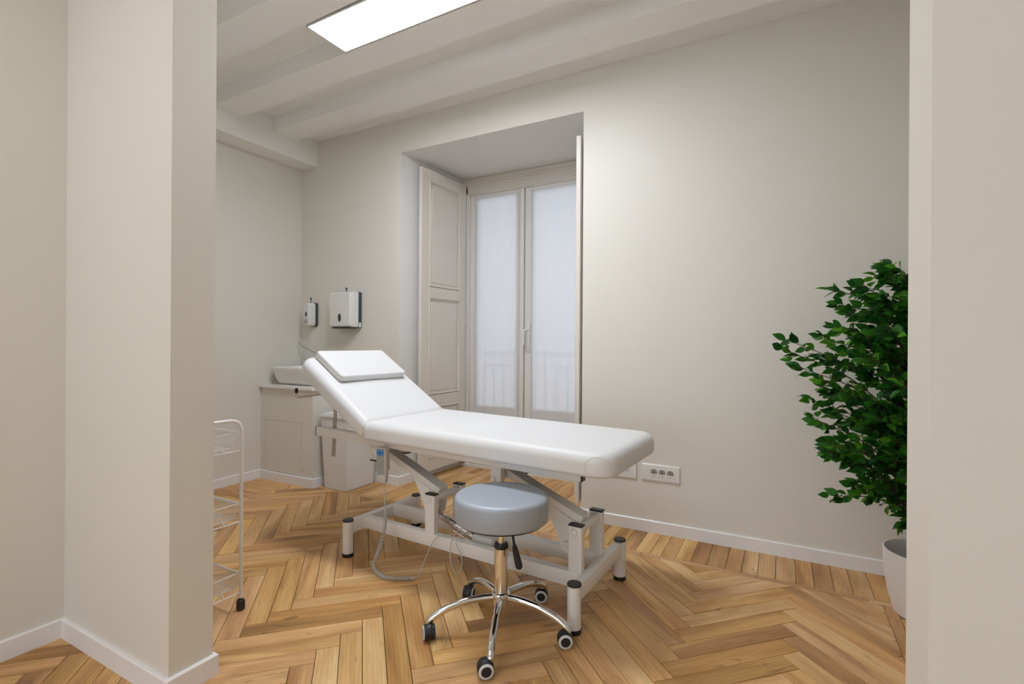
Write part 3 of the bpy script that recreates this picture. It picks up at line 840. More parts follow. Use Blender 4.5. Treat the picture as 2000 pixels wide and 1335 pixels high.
# pivot posts
def cap_box(x0, x1, y0, y1, z, t=0.007):
    b = nb(); add_box(b, (x0 - 0.001, y0 - 0.001, z), (x1 + 0.001, y1 + 0.001, z + t), 0.0015, 1); return b
def bolt(x, y, z, r=0.0135, s=-1):
    b = nb(); add_lathe(b, [(r, 0.0), (r, 0.004), (r * 0.8, 0.009), (r * 0.35, 0.0115), (0, 0.012)], 16, Matrix.Translation((x, y, z)) @ (RX if s < 0 else RX.inverted())); return b
for xc in (-0.163, 0.595):
    for y0, y1, s in ((-0.160, -0.128, -1), (0.055, 0.087, 1)):
        b = nb(); add_box(b, (xc - 0.029, y0, 0.181), (xc + 0.029, y1, 0.366), 0.002, 1); po = P_('pivot_post', b, 'powder', smooth=0)
        P_('post_cap', cap_box(xc - 0.029, xc + 0.029, y0, y1, 0.366), 'black', po, 0)
        P_('bolt', bolt(xc - 0.002, y0 if s < 0 else y1, 0.344, s=s), 'powder', po)
    b = nb(); add_tube(b, [(xc + 0.004, -0.13, 0.345), (xc + 0.004, 0.057, 0.345)], 0.0175, 16); P_('pivot_axle', b, 'powder')
# upper rails
for y0, y1 in ((-0.200, -0.166), (0.166, 0.200)):
    b = nb(); add_box(b, (-0.955, y0, 0.567), (0.636, y1, 0.6165), 0.003, 2); r = P_('frame_rail', tilt(b), 'powder', smooth=0)
    for x0, x1 in ((-0.960, -0.9545), (0.6355, 0.641)):
        b = nb(); add_box(b, (x0, y0, 0.567), (x1, y1, 0.6165), 0.001, 1); P_('rail_cap', tilt(b), 'black', r, 0)
for x in (-0.52, 0.22, 0.60):
    b = nb(); add_box(b, (x - 0.02, -0.168, 0.569), (x + 0.02, 0.168, 0.612), 0.002, 1); P_('cross_member', tilt(b), 'powder', smooth=0)
# hangers under the rails
for xc, zb in ((-0.543, 0.487), (0.215, 0.483)):
    for y0, y1, s in ((-0.160, -0.128, -1), (0.055, 0.087, 1)):
        b = nb(); add_box(b, (xc - 0.027, y0, zb), (xc + 0.027, y1, 0.585), 0.002, 1); hg = P_('hanger', b, 'powder', smooth=0)
        P_('hanger_cap', cap_box(xc - 0.027, xc + 0.027, y0, y1, zb - 0.007), 'black', hg, 0)
        P_('bolt', bolt(xc - 0.010, y0 if s < 0 else y1, zb + 0.018, s=s), 'powder', hg)
    b = nb(); add_tube(b, [(xc - 0.01, -0.13, zb + 0.018), (xc - 0.01, 0.057, zb + 0.018)], 0.0165, 16); P_('pivot_axle', b, 'powder')
# parallel lift arms with gusset plates
for k, (ax_, az, bx_, bz_) in enumerate(((-0.553, 0.503, -0.160, 0.345), (0.205, 0.501, 0.598, 0.345))):
    d = Vector((bx_ - ax_, 0, bz_ - az)); L_ = d.length; ang = atan2(d.z, d.x)
    T = Matrix.Translation((ax_, 0, az)) @ Matrix.Rotation(-ang, 4, 'Y')
    b = nb(); add_box(b, (-0.01, -0.092, 0.004), (L_ - 0.012, -0.024, 0.036), 0.003, 2, T); arm = P_('lift_arm', b, 'powder', smooth=0)
    if k == 0: g = [(-0.335, 0.420), (-0.29, 0.345), (-0.256, 0.266), (-0.215, 0.250), (-0.180, 0.250), (-0.165, 0.30), (-0.160, 0.345)]
    else: g = [(0.400, 0.430), (0.440, 0.372), (0.478, 0.300), (0.505, 0.232), (0.535, 0.222), (0.560, 0.245), (0.585, 0.30), (0.600, 0.345)]
    for y in (-0.0915, -0.0285):
        b = nb(); add_prism(b, [(x, z) for x, z in g], -0.002, 0.002, Matrix.Translation((0, y + 0.002, 0)) @ RX); P_('gusset', b, 'powder', arm, 0)
    if k: P_('bolt', bolt(0.528, -0.092, 0.262), 'powder', arm)
# actuator under the left arm
A0, A1 = Vector((-0.21, -0.055, 0.246)), Vector((0.10, -0.055, 0.148))
b = nb(); add_tube(b, [A0, A0.lerp(A1, 0.42)], 0.016, 16); add_tube(b, [A0 - Vector((0, 0.03, 0)), A0 + Vector((0, 0.05, 0))], 0.009, 10); P_('actuator_rod', b, 'chrome')
b = nb(); add_tube(b, [A0.lerp(A1, 0.36), A0.lerp(A1, 0.40), A0.lerp(A1, 0.80)], [0.020, 0.0225, 0.0225], 18); add_tube(b, [A0.lerp(A1, 0.37) - Vector((0, 0, 0.032)), A0.lerp(A1, 0.80) - Vector((0, 0, 0.032))], 0.011, 12); P_('actuator_tube', b, 'chrome')
b = nb(); add_box(b, (0.035, -0.095, 0.140), (0.155, -0.01, 0.200), 0.012, 3); add_tube(b, [(0.08, -0.05, 0.19), (0.08, -0.05, 0.275)], 0.030, 18)
P_('actuator_motor', b, 'greyplastic')
b = nb(); add_box(b, (0.045, -0.124, 0.150), (0.065, 0.057, 0.168)); add_box(b, (0.10, -0.124, 0.150), (0.125, 0.057, 0.168)); P_('motor_bracket', b, 'zinc', smooth=0)
# boards and cushions
b = nb(); add_box(b, (-0.455, -0.160, 0.600), (0.74, 0.160, 0.6175), 0.002, 1); P_('seat_board', tilt(b), 'board', smooth=0)
SEAT_R = (0.085, 0.085, 0.018, 0.018)
seat_rect = (-0.466, 0.798, -0.306, 0.306)
b = nb(); add_pad(b, seat_rect, SEAT_R, [(i_, 0.6172 + z) for i_, z in round_prof(0.0905, 0.018, 0.040)], 0.004)
seat = P_('seat_cushion', tilt(b), 'vinyl', smooth=60)
# stitched corner panel at the foot end, near and far side
for s in (-1, 1):
    out = rrect(*seat_rect, SEAT_R, 0.0, 7)
    b = nb()
    def surf(x, h):
        """point on the side of the cushion at length x, height h 0..1 (bottom to shoulder)"""
        pr = round_prof(0.0905, 0.018, 0.040); kf = h * (len(pr) - 1); k = min(int(kf), len(pr) - 2); f = kf - k
        ins = pr[k][0] * (1 - f) + pr[k + 1][0] * f; z = pr[k][1] * (1 - f) + pr[k + 1][1] * f
        xc, R_ = 0.798 - 0.085, 0.085
        if x <= xc: px, py, nx, ny = x, -0.306, 0, -1
        else:
            a = -pi / 2 + (x - xc) / R_; px, py = xc + R_ * cos(a), -0.306 + R_ + R_ * sin(a); nx, ny = cos(a), sin(a)
        return Vector((px - nx * (ins - 0.0006), s * -(py - ny * (ins - 0.0006)) if s > 0 else py - ny * (ins - 0.0006), 0.6172 + z))
    path = []
    for t in [i / 30 for i in range(31)]:
        ph = pi * t; x = 0.745 - 0.052 * cos(ph); h = 0.10 + 0.66 * min(1.0, sin(ph) ** 0.45)
        path.append(surf(x, h))
    add_tube(b, path, 0.0011, 5); P_('seam', tilt(b), 'vinylseam', seat)
# backrest in its own frame: s towards the head, n out of its upper face
BP, ANG = Vector((-0.476, 0, 0.642)), radians(32.0)
def back_mtx(): # local x = s, y = v, z = n
    sx = Vector((-cos(ANG), 0, sin(ANG))); nz = Vector((sin(ANG), 0, cos(ANG))); y = nz.cross(sx)
    mm = Matrix((sx, y, nz)).transposed().to_4x4(); mm.translation = BP; return mm
BM = back_mtx()
b = nb(); add_pad(b, (0.0, 0.602, -0.306, 0.306), (0.075, 0.075, 0.016, 0.016), [(i_, z - 0.015) for i_, z in round_prof(0.090, 0.016, 0.038)], 0.004, BM); P_('backrest_cushion', b, 'vinyl', smooth=60)
b = nb(); add_box(b, (0.05, -0.25, -0.030), (0.56, 0.25, -0.014), 0.002, 1, BM); P_('backrest_board', b, 'board', smooth=0)
b = nb(); add_tube(b, [(-0.478, -0.20, 0.612), (-0.478, 0.20, 0.612)], 0.008, 10); P_('hinge_bar', b, 'steel')
b = nb(); add_box(b, (-0.0125, -0.003, -0.20), (0.0125, 0.003, 0.20), 0.0008, 1, Matrix.Translation((-0.859, -0.150, 0.662)) @ Matrix.Rotation(radians(3.2), 4, 'Y'))
for i in range(7): add_box(b, (0.0115, -0.0032, -0.19 + i * 0.024), (0.0150, 0.0032, -0.176 + i * 0.024), 0, 1, Matrix.Translation((-0.859, -0.150, 0.662)) @ Matrix.Rotation(radians(3.2), 4, 'Y'))
P_('support_strut', b, 'steel', smooth=0)
for y in (-0.25, 0.25):
    b = nb(); add_tube(b, fillet([(-0.80, y, 0.824), (-1.056, y, 0.788), (-1.058, y, 0.824)], 0.012), 0.0055, 8); rh = P_('roll_holder', b, 'steel')
    b = nb(); add_tube(b, [(-1.058, y, 0.812), (-1.058, y, 0.838)], 0.0085, 10); P_('holder_cap', b, 'black', rh)
# handset hanging on the rail
HM = Matrix.Translation((-0.398, -0.238, 0.499)) @ Matrix.Rotation(radians(9), 4, 'Z') @ Matrix.Rotation(radians(-2), 4, 'Y')
b = nb(); t = bmesh.new(); rings = []
for z, hw, dp in ((-0.086, 0.0215, 0.010), (-0.080, 0.0235, 0.013), (-0.05, 0.027, 0.015), (0.074, 0.0285, 0.015), (0.083, 0.026, 0.014), (0.086, 0.021, 0.011)):
    rings.append([t.verts.new((x, y, z)) for x, y in rrect(-hw, hw, -dp, dp, (0.008,) * 4, 0, 4)])
n = len(rings[0])
for A, B in zip(rings, rings[1:]):
    for j in range(n): t.faces.new((A[j], A[(j + 1) % n], B[(j + 1) % n], B[j]))
t.faces.new(rings[0][::-1]); t.faces.new(rings[-1]); merge(b, t, HM)
hs = P_('handset', b, 'greyplastic')
b = nb(); add_box(b, (-0.022, -0.0162, -0.048), (0.022, -0.0140, 0.078), 0.001, 1, HM); P_('handset_face', b, 'handgrey', hs, 0)
b = nb(); add_prism(b, [(-0.0205, -0.008), (-0.012, -0.011), (0.0205, -0.015), (0.0205, 0.017), (-0.0205, 0.017)], 0, 0.0015, HM @ Matrix.Translation((0, -0.0158, 0.058)) @ RX); P_('keypad', b, 'blue', hs, 0)
b = nb()
TK = HM @ Matrix.Translation((0, -0.0172, 0.058)) @ RX
for s in (-1, 1):
    add_prism(b, [(s * 0.018, 0.004), (s * 0.012, 0.007), (s * 0.006, 0.003), (s * 0.012, -0.003)], 0, 0.0006, TK)
add_prism(b, [(-0.006, -0.004), (0.006, -0.004), (0.006, -0.0015), (-0.006, -0.0015)], 0, 0.0006, TK)
add_prism(b, [(-0.0025, -0.010), (0.0025, -0.010), (0.0025, 0.012), (-0.0025, 0.012)], 0, 0.0006, TK)
P_('arrow_print', b, 'navy', hs, 0)
b = nb(); add_box(b, (-0.012, 0.013, -0.03), (0.026, 0.026, 0.066), 0.003, 2, HM); P_('holder_clip', b, 'greyplastic', hs, 0)
b = nb()
for x in (-0.004, 0.030): add_tube(b, [HM @ Vector((x - 0.004, 0.012, 0.060)), HM @ Vector((x, 0.013, 0.086)), HM @ Vector((x + 0.006, 0.034, 0.098))], 0.0019, 6)
P_('hook', b, 'white', hs)
# cable: strain relief, coil, straight run and the loop over the beam
lead = spline([(-0.396, -0.238, 0.416), (-0.392, -0.238, 0.40), (-0.383, -0.240, 0.37), (-0.368, -0.250, 0.31), (-0.352, -0.262, 0.272)], 8)
b = nb(); add_tube(b, lead, [0.0045] * 8 + [0.0032] * (len(lead) - 8), 8); P_('handset_lead', b, 'cable')
axis = spline([(-0.352, -0.262, 0.272), (-0.346, -0.272, 0.215), (-0.352, -0.288, 0.14), (-0.392, -0.282, 0.060), (-0.398, -0.29, 0.022), (-0.350, -0.312, 0.0115), (-0.270, -0.325, 0.0105), (-0.165, -0.262, 0.0105)], 10)
seg = [0.0]
for p, q in zip(axis, axis[1:]): seg.append(seg[-1] + (q - p).length)
tot = seg[-1]; turns = 74; coil = []; NS = turns * 9
xv = Vector((1, 0.2, 0)); k = 0
for i in range(NS + 1):
    s = tot * i / NS
    while k < len(seg) - 2 and seg[k + 1] < s: k += 1
    f = (s - seg[k]) / max(1e-9, seg[k + 1] - seg[k]); c = axis[k].lerp(axis[k + 1], f); tg = (axis[k + 1] - axis[k]).normalized()
    xv = (xv - tg * xv.dot(tg)).normalized(); yv = tg.cross(xv); a = 2 * pi * turns * i / NS
    coil.append(c + (xv * cos(a) + yv * sin(a)) * 0.0075)
b = nb(); add_tube(b, coil, 0.0023, 5); P_('coiled_cable', b, 'cable', smooth=60)
run = spline([(-0.165, -0.262, 0.0105), (-0.150, -0.245, 0.02), (-0.150, -0.215, 0.065), (-0.128, -0.192, 0.14), (-0.098, -0.176, 0.188), (-0.07, -0.15, 0.192), (-0.02, -0.10, 0.195), (0.05, -0.06, 0.20)], 8)
b = nb(); add_tube(b, run, 0.0022, 6); P_('control_cable', b, 'cable')
loop = spline([(0.03, -0.10, 0.24), (0.012, -0.165, 0.235), (-0.008, -0.185, 0.19), (-0.012, -0.19, 0.122), (0.0, -0.19, 0.075), (0.024, -0.19, 0.050), (0.050, -0.19, 0.075), (0.056, -0.19, 0.11), (0.045, -0.188, 0.148), (0.017, -0.185, 0.192), (0.03, -0.16, 0.22), (0.055, -0.12, 0.225), (0.075, -0.08, 0.205)], 8)
b = nb(); add_tube(b, loop, 0.0022, 6); P_('cable_loop', b, 'cable')
# pillow lying on the backrest
pil = empty('headrest_pillow', (-1.3075, 2.067, 0), radians(-3.2))
pil.location = (-1.3075, 2.067, 0)
b = nb(); add_pad(b, (0.332, 0.582, -0.240, 0.236), (0.02, 0.02, 0.02, 0.02), [(i_, 0.0808 + z) for i_, z in round_prof(0.036, 0.005, 0.007)], 0.003, BM)
finish('pillow_body', b, 'vinyl', pil, smooth=60)
b = nb(); add_tube(b, [BM @ Vector((x, y, 0.0875)) for x, y in rrect(0.3315, 0.5825, -0.2405, 0.2365, (0.02,) * 4, 0.0, 4)], 0.0009, 5, closed=True); finish('seam', b, 'vinylseam', pil)
tag(pil, 'thin white rectangular pillow lying on the raised backrest', 'pillow')

# ------------------------------------------------------------------ stool
SX, SY = -0.945, 1.672
stool = empty('rolling_stool', (SX, SY, 0)); tag(stool, 'round silver-grey rolling stool with a five-leg chrome base', 'stool')
def S_(name, b, material, parent=stool, smooth=40): return finish(name, b, material, parent, smooth)
b = nb(); R_ = 0.180
add_lathe(b, [(R_ - 0.008, 0.424), (R_ - 0.002, 0.426), (R_ + 0.000, 0.432), (R_ + 0.001, 0.47), (R_ + 0.0005, 0.503), (R_ - 0.001, 0.508), (R_ - 0.0035, 0.5125), (R_ - 0.0075, 0.516), (R_ - 0.013, 0.5185), (R_ - 0.02, 0.520), (R_ - 0.05, 0.522), (0.08, 0.524), (0.0, 0.5245)], 80)
S_('seat', b, 'silver', smooth=60)
b = nb(); add_lathe(b, [(0.0, 0.418), (R_ - 0.012, 0.418), (R_ - 0.010, 0.4245), (0.0, 0.4245)], 64); S_('seat_base', b, 'blackrub')
b = nb(); add_box(b, (-0.07, -0.07, 0.404), (0.07, 0.07, 0.419), 0.004, 1); add_lathe(b, [(0.03, 0.385), (0.03, 0.405)], 20); S_('mechanism', b, 'black')
b = nb(); add_lathe(b, [(0.0145, 0.32), (0.0145, 0.40)], 20); S_('piston', b, 'chrome')
b = nb(); add_lathe(b, [(0.0262, 0.11), (0.0262, 0.318)], 32); S_('column', b, 'chrome')
b = nb(); add_lathe(b, [(0.0268, 0.312), (0.0275, 0.322), (0.025, 0.329), (0.0, 0.3295)], 28); S_('collar', b, 'black')
b = nb(); add_lathe(b, [(0.0, 0.094), (0.028, 0.095), (0.029, 0.118), (0.035, 0.123), (0.037, 0.135), (0.034, 0.142), (0.027, 0.146)], 32); S_('hub', b, 'chrome')
LV = lambda r, d, z: (rgt.x * r + fwd.x * d, rgt.y * r + fwd.y * d, z)
b = nb(); add_tube(b, spline([LV(0.025, -0.01, 0.403), LV(0.040, -0.03, 0.385), LV(0.050, -0.045, 0.335)], 5), 0.005, 8); lv = S_('lever', b, 'black')
b = nb(); add_tube(b, spline([LV(0.0495, -0.044, 0.340), LV(0.055, -0.05, 0.315), LV(0.066, -0.062, 0.275), LV(0.071, -0.067, 0.258)], 5), [0.007, 0.008, 0.0095, 0.0105, 0.011, 0.0115, 0.012, 0.0125, 0.013, 0.0135, 0.0135, 0.0135, 0.013, 0.012, 0.009, 0.004], 10); S_('lever_grip', b, 'blackrub', lv)
def caster(parent, x, y, yaw, zstem):
    """twin-wheel caster: wheel axis along local x after turning by yaw"""
    T = Matrix.Translation((x, y, 0)) @ Matrix.Rotation(yaw, 4, 'Z')
    off = 0.016                                               # wheels trail behind the stem
    b = nb()
    add_tube(b, [T @ Vector((0, 0, zstem - 0.010)), T @ Vector((0, 0, zstem + 0.012))], 0.0065, 10)
    c = S_('caster', b, 'steel', parent)
    b = nb()                                                  # hood over the wheels
    sec = [(0.0285 * cos(a), 0.0275 + 0.0295 * sin(a)) for a in [radians(-8 + 196 * i / 14) for i in range(15)]]
    rings = []
    for xx, k in ((-0.010, 0.94), (-0.006, 1.0), (0.006, 1.0), (0.010, 0.94)):
        rings.append([b.verts.new(T @ Vector((xx, off + p * k, 0.0275 + (q - 0.0275) * k))) for p, q in sec])
    for A, B in zip(rings, rings[1:]):
        for j in range(len(sec) - 1): b.faces.new((A[j], A[j + 1], B[j + 1], B[j]))
    for Rg in (rings[0], rings[-1]): b.faces.new(Rg)
    b.faces.new([r_[0] for r_ in rings]); b.faces.new([r_[-1] for r_ in rings])
    S_('hood', b, 'black', c)
    for s in (-1, 1):
        b = nb(); A = T @ Matrix.Translation((0, off, 0.0275)) @ Matrix.Rotation(s * pi / 2, 4, 'Y')
        add_lathe(b, [(0.0, 0.006), (0.0245, 0.006), (0.0272, 0.008), (0.0275, 0.012), (0.0268, 0.019), (0.0245, 0.0215), (0.0, 0.0218)], 28, A); wv = S_('wheel', b, 'blackrub', c)
        b = nb(); add_lathe(b, [(0.0172, 0.0205), (0.0178, 0.0232), (0.0222, 0.0230), (0.0256, 0.0208), (0.0260, 0.0195)], 28, A); S_('ring', b, 'greyring', wv)
for k, yaw in enumerate((radians(226), radians(130), radians(120), radians(112), radians(192))):
    a = radians(-139.6 + 72 * k); ca, sa = cos(a), sin(a)
    prof = [(0.020, 0.126), (0.08, 0.125), (0.14, 0.118), (0.19, 0.105), (0.225, 0.092), (0.252, 0.076), (0.269, 0.063), (0.2745, 0.055)]
    b = nb(); pts = spline([(r * ca, r * sa, z) for r, z in prof], 5); add_tube(b, pts, [0.0135] * (len(pts) - 8) + [0.0133, 0.013, 0.0127, 0.0125, 0.0122, 0.0120, 0.0118, 0.0118], 14)
    lg = S_('leg', b, 'chrome', smooth=60)
    b = nb(); caster(lg, 0.2745 * ca, 0.2745 * sa, yaw, 0.052); b.free()

# ------------------------------------------------------------------ trolley
tr = empty('storage_trolley', (-1.942, 1.272, 0)); tag(tr, 'white wire trolley with three mesh baskets, half hidden by the partition', 'trolley')
TW, TD = 0.38, 0.255        # to the left and towards the camera
for x in (0.0, -TW):
    b = nb(); add_tube(b, fillet([(x, 0, 0.035), (x, 0, 0.778), (x, -TD, 0.778), (x, -TD, 0.035)], 0.055, 8), 0.0070, 12); up_ = finish('side_frame', b, 'wire', tr, 40)
    for z in (0.652, 0.363, 0.073):
        b = nb(); add_tube(b, [(x, 0.0, z), (x, -TD, z)], 0.0028, 8); finish('cross_rod', b, 'wire', up_)
    for y in (0.0, -TD):
        b = nb(); add_box(b, (x - 0.013, y - 0.014, 0.0), (x + 0.013, y + 0.014, 0.044), 0.007, 3); add_lathe(b, [(0.009, 0.04), (0.009, 0.05)], 12, Matrix.Translation((x, y, 0))); finish('caster', b, 'black', up_)
for zt in (0.722, 0.434, 0.150):
    b = nb(); x0, x1, y0, y1 = -TW + 0.010, -0.010, -TD + 0.006, -0.006
    for (p, q) in (((x0, y0), (x1, y0)), ((x0, y1), (x1, y1))): add_box(b, (p[0], p[1] - 0.0015, zt - 0.006), (q[0], q[1] + 0.0015, zt + 0.006), 0.001, 1)
    for x in (x0, x1): add_tube(b, [(x, y0, zt), (x, y1, zt)], 0.0025, 8)
    zb = zt - 0.060; i_ = 0.010
    add_tube(b, [(x0 + i_, y0 + i_, zb), (x1 - i_, y0 + i_, zb), (x1 - i_, y1 - i_, zb), (x0 + i_, y1 - i_, zb)], 0.0025, 8, closed=True)
    for (x, y), (xx, yy) in zip(((x0, y0), (x1, y0), (x1, y1), (x0, y1)), ((x0 + i_, y0 + i_), (x1 - i_, y0 + i_), (x1 - i_, y1 - i_), (x0 + i_, y1 - i_))):
        add_tube(b, [(x, y, zt), (xx, yy, zb)], 0.0022, 6)
    for s, x in ((1, x1), (-1, x0)):           # little hooks that hang the basket on the cross rods
        for y in (-0.075, -TD + 0.075): add_tube(b, fillet([(x - s * i_, y, zb + 0.012), (x - s * 0.004, y, zb + 0.012), (x + s * 0.013, y, zb - 0.004), (x + s * 0.013, y, zb - 0.013)], 0.005), 0.002, 6)
    bk = finish('basket', b, 'wire', tr, 40)
    b = nb(); x = x0 + i_
    while x < x1 - i_:
        add_tube(b, [(x, y0 + i_, zb), (x, y1 - i_, zb)], 0.0006, 3, caps=False); x += 0.008
    y = y0 + i_
    while y < y1 - i_:
        add_tube(b, [(x0 + i_, y, zb), (x1 - i_, y, zb)], 0.0006, 3, caps=False); y += 0.008
    for kx in range(46):                        # sloping mesh of the long sides
        for ys, yb in ((y0, y0 + i_), (y1, y1 - i_)):
            f = kx / 45; add_tube(b, [(x0 + (x1 - x0) * f, ys, zt), (x0 + i_ + (x1 - x0 - 2 * i_) * f, yb, zb)], 0.0005, 3, caps=False)
    for kz in range(1, 8):
        f = kz / 8
        for s in (0, 1):
            yv_ = (y0 + i_ * f) if s == 0 else (y1 - i_ * f); add_tube(b, [(x0 + i_ * f, yv_, zt - 0.06 * f), (x1 - i_ * f, yv_, zt - 0.06 * f)], 0.0005, 3, caps=False)
    finish('wire_mesh', b, 'wire', bk, 0)

# ------------------------------------------------------------------ potted ficus
PX, PY = 0.520, 2.580
fic = empty('potted_ficus', (PX, PY, 0)); tag(fic, 'artificial ficus with glossy green leaves in a white pot at the right edge', 'plant')
b = nb(); add_lathe(b, [(0.095, 0.0), (0.108, 0.006), (0.128, 0.08), (0.141, 0.17), (0.144, 0.258), (0.143, 0.262), (0.138, 0.262), (0.136, 0.255), (0.132, 0.17), (0.12, 0.10), (0.0, 0.09)], 48); finish('pot', b, 'pot', fic, 50)
b = nb(); add_lathe(b, [(0.131, 0.172), (0.128, 0.188), (0.07, 0.196), (0.0, 0.198)], 32); finish('filler', b, 'soil', fic, 60)
Rv, Fv = rgt.copy(), fwd.copy()
def lat(l, d, z): v = Rv * l + Fv * d; return Vector((v.x, v.y, z))
def px2l(px): return (px + 24 - 1812) / 975 * 2.02
def py2z(py): return 1.1 - (py - 673.5) / 975 * 2.02
trunks = []
for i in range(3):
    a = i * 2.1 + 0.4
    trunks.append([Vector((0.03 * cos(a), 0.03 * sin(a), 0.185)), Vector((0.022 * cos(a + 1.2), 0.022 * sin(a + 1.2), 0.45)), Vector((0.018 * cos(a + 2.6), 0.018 * sin(a + 2.6), 0.75)), Vector((0.05 * cos(a + 3.4), 0.04 * sin(a + 3.4), 1.10)), Vector((0.05 * cos(a + 4), 0.04 * sin(a + 4), 1.38))])
b = nb()
for t in trunks:
    pts = spline(t, 6); add_tube(b, pts, [0.011 - 0.007 * i / len(pts) for i in range(len(pts))], 8)
finish('trunk', b, 'bark', fic, 60)
tips = [(1757, 508), (1712, 538), (1690, 540), (1676, 590), (1690, 612), (1616, 640), (1600, 660), (1650, 640), (1506, 684), (1545, 668), (1530, 718), (1560, 742), (1584, 756), (1606, 776), (1596, 788), (1553, 816), (1612, 806), (1640, 820), (1655, 815),
        (1576, 860), (1602, 884), (1620, 868), (1650, 890), (1648, 912), (1655, 936), (1620, 974), (1648, 950), (1737, 1000), (1752, 1018), (1735, 978)]
branches = []
for (x, y) in tips: branches.append((px2l(x), random.uniform(-0.12, 0.16), py2z(y)))
for (x, y) in [(1720, 580), (1745, 560), (1700, 645), (1730, 640), (1680, 690), (1720, 700), (1640, 700), (1600, 700), (1660, 740), (1700, 750), (1740, 740), (1640, 770), (1690, 790), (1730, 800), (1680, 850), (1720, 860), (1750, 840), (1700, 900), (1740, 910), (1720, 940), (1755, 960)]:
    branches.append((px2l(x), random.uniform(-0.22, 0.18), py2z(y)))
for i in range(34):
    branches.append((random.uniform(-0.34, -0.04), random.uniform(-0.16, 0.16), random.uniform(0.56, 1.36)))
for i in range(26):
    branches.append((random.uniform(-0.05, 0.28), random.uniform(-0.45, 0.12), random.uniform(0.48, 1.42)))
for i in range(14):
    branches.append((random.uniform(-0.30, 0.05), random.uniform(-0.40, 0.16), random.uniform(0.50, 1.30)))
bb = nb(); leaf_specs = []
def inside(w): return w.x + PX < XR - 0.03 and w.y + PY < YB - 0.03
for (l, d, z) in branches:
    tip = lat(l, d, z)
    for _ in range(20):
        if inside(tip): break
        tip.x *= 0.85; tip.y *= 0.85
    t = random.choice(trunks); reach = hypot(tip.x, tip.y)
    zs = max(0.34, min(1.30, z - 0.10 - 0.45 * reach)); k = (zs - 0.185) / 1.2 * 4; k0 = min(3, max(0, int(k)))
    base = t[k0].lerp(t[k0 + 1], min(1, max(0, k - k0)))
    mid = base.lerp(tip, 0.5) + Vector((random.uniform(-0.03, 0.03), random.uniform(-0.03, 0.03), 0.04 + 0.06 * reach))
    pts = spline([base, mid, tip], 8)
    add_tube(bb, pts, [0.0035 - 0.0024 * i / (len(pts) - 1) for i in range(len(pts))], 5)
    nl = random.randint(23, 31)
    for i in range(nl):
        f = 1 - (i / nl) ** 1.35 * min(0.85, 0.24 / max(0.12, reach) + 0.34)
        q = f * (len(pts) - 1); q0 = min(int(q), len(pts) - 2); p = pts[q0].lerp(pts[q0 + 1], q - q0); tg = (pts[q0 + 1] - pts[q0]).normalized()
        side = (tg.cross(Vector((0, 0, 1))) * random.choice((-1, 1)) + Vector((0, 0, random.uniform(-0.6, 0.7)))).normalized()
        if i == 0: dr = tg
        else: dr = (tg * random.uniform(0.5, 1.1) + side * random.uniform(0.5, 1.0) + Vector((0, 0, random.uniform(-0.55, 0.25)))).normalized()
        st = p + dr * random.uniform(0.008, 0.026)
        add_tube(bb, [p, st], 0.0009, 3, caps=False)
        leaf_specs.append((st, dr, random.uniform(0.042, 0.060)))
finish('branch', bb, 'bark', fic, 60)

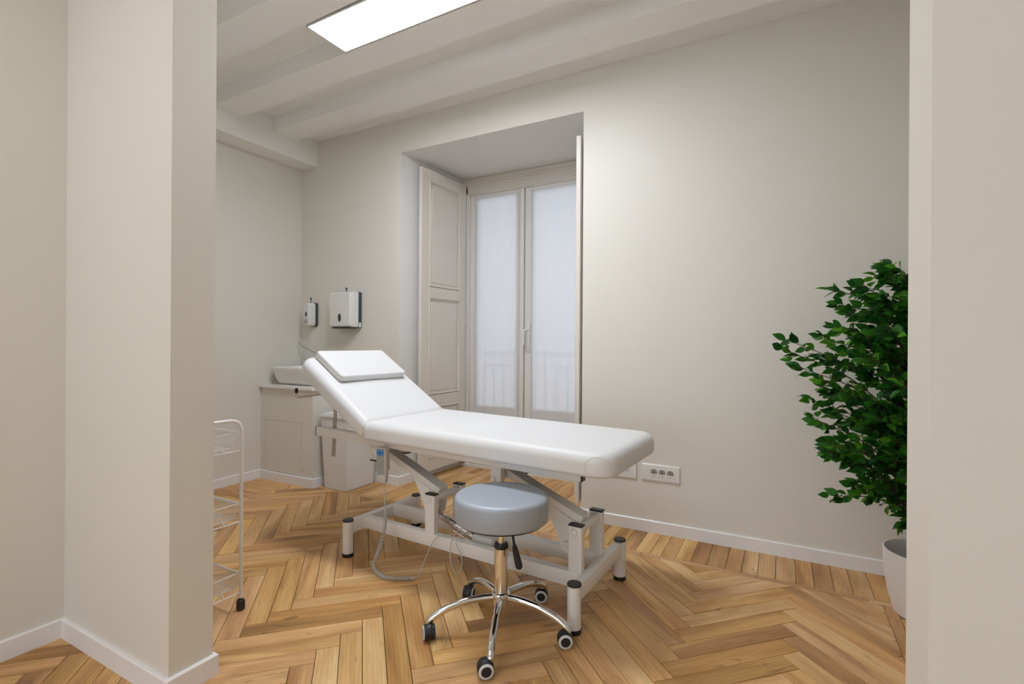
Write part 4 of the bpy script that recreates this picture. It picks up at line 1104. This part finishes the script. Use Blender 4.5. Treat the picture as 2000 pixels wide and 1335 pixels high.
def leaf_shape(curl, fold):
    """stations along the midrib; returns verts and faces for a pointed oval leaf of unit length"""
    st = [(0.0, 0.0), (0.05, 0.085), (0.14, 0.185), (0.26, 0.252), (0.40, 0.275), (0.54, 0.252), (0.68, 0.188), (0.80, 0.112), (0.90, 0.05), (1.0, 0.0)]
    V, F = [], []
    for u, w in st:
        z = -curl * u * u
        V += [(u, 0, z), (u, w, z + fold * w), (u, -w, z + fold * w)]
    for i in range(len(st) - 1):
        a, c = 3 * i, 3 * (i + 1)
        for s in (1, 2):
            q = [a, c, c + s, a + s]
            if i == 0: q = [a, c, c + s]
            if i == len(st) - 2: q = [a, c, a + s]
            F.append(q if s == 2 else q[::-1])
    return V, F
def leaf_frame(dr):
    nrm = Vector((random.gauss(0, 1.0), random.gauss(-0.25, 1.0), 0.55)); nrm = (nrm - dr * nrm.dot(dr))
    nrm = nrm.normalized() if nrm.length > 1e-4 else dr.orthogonal(); y = nrm.cross(dr)
    return Matrix((dr, y, nrm)).transposed()
protos = []
for k in range(18):
    V, F = leaf_shape(random.uniform(0.0, 0.35), random.uniform(0.1, 0.5)); tone = min(1, max(0, random.betavariate(1.4, 1.7)))
    me = bpy.data.meshes.new('leaf'); me.from_pydata(V, [], F); me.materials.append(M['leaf'])
    ca_ = me.color_attributes.new('tone', 'FLOAT_COLOR', 'POINT')
    for i in range(len(V)): ca_.data[i].color = (tone, tone, tone, 1)
    for p in me.polygons: p.use_smooth = True
    protos.append((me, V, F, tone))
def leaf_rank(s):
    p = s[0] + Vector((PX, PY, 0)); q = project(p.x, p.y, p.z)
    if q is None or q[0] > 1776: return 1e6
    return (p - Vector((0, 0, CAM_H))).length
ok = [s for s in leaf_specs if inside(s[0] + s[1] * s[2])]
ok.sort(key=leaf_rank)
sv, sf, scol = [], [], []
for i, (p, dr, ln) in enumerate(ok):
    me, V, F, tone = random.choice(protos); fr = leaf_frame(dr)
    if i < 298:
        o = bpy.data.objects.new('leaf', me); COL.objects.link(o); o.parent = fic
        o.matrix_local = Matrix.Translation(p) @ fr.to_4x4() @ Matrix.Scale(ln, 4)
    else:
        n0 = len(sv)
        for v in V: sv.append(p + fr @ (Vector(v) * ln)); scol.append(tone)
        sf += [[n0 + j for j in q] for q in F]
me = bpy.data.meshes.new('foliage'); me.from_pydata(sv, [], sf); me.materials.append(M['leaf'])
ca_ = me.color_attributes.new('tone', 'FLOAT_COLOR', 'POINT')
for i, t in enumerate(scol): ca_.data[i].color = (t, t, t, 1)
for p in me.polygons: p.use_smooth = True
o = bpy.data.objects.new('foliage', me); COL.objects.link(o); o.parent = fic; o['kind'] = 'stuff'
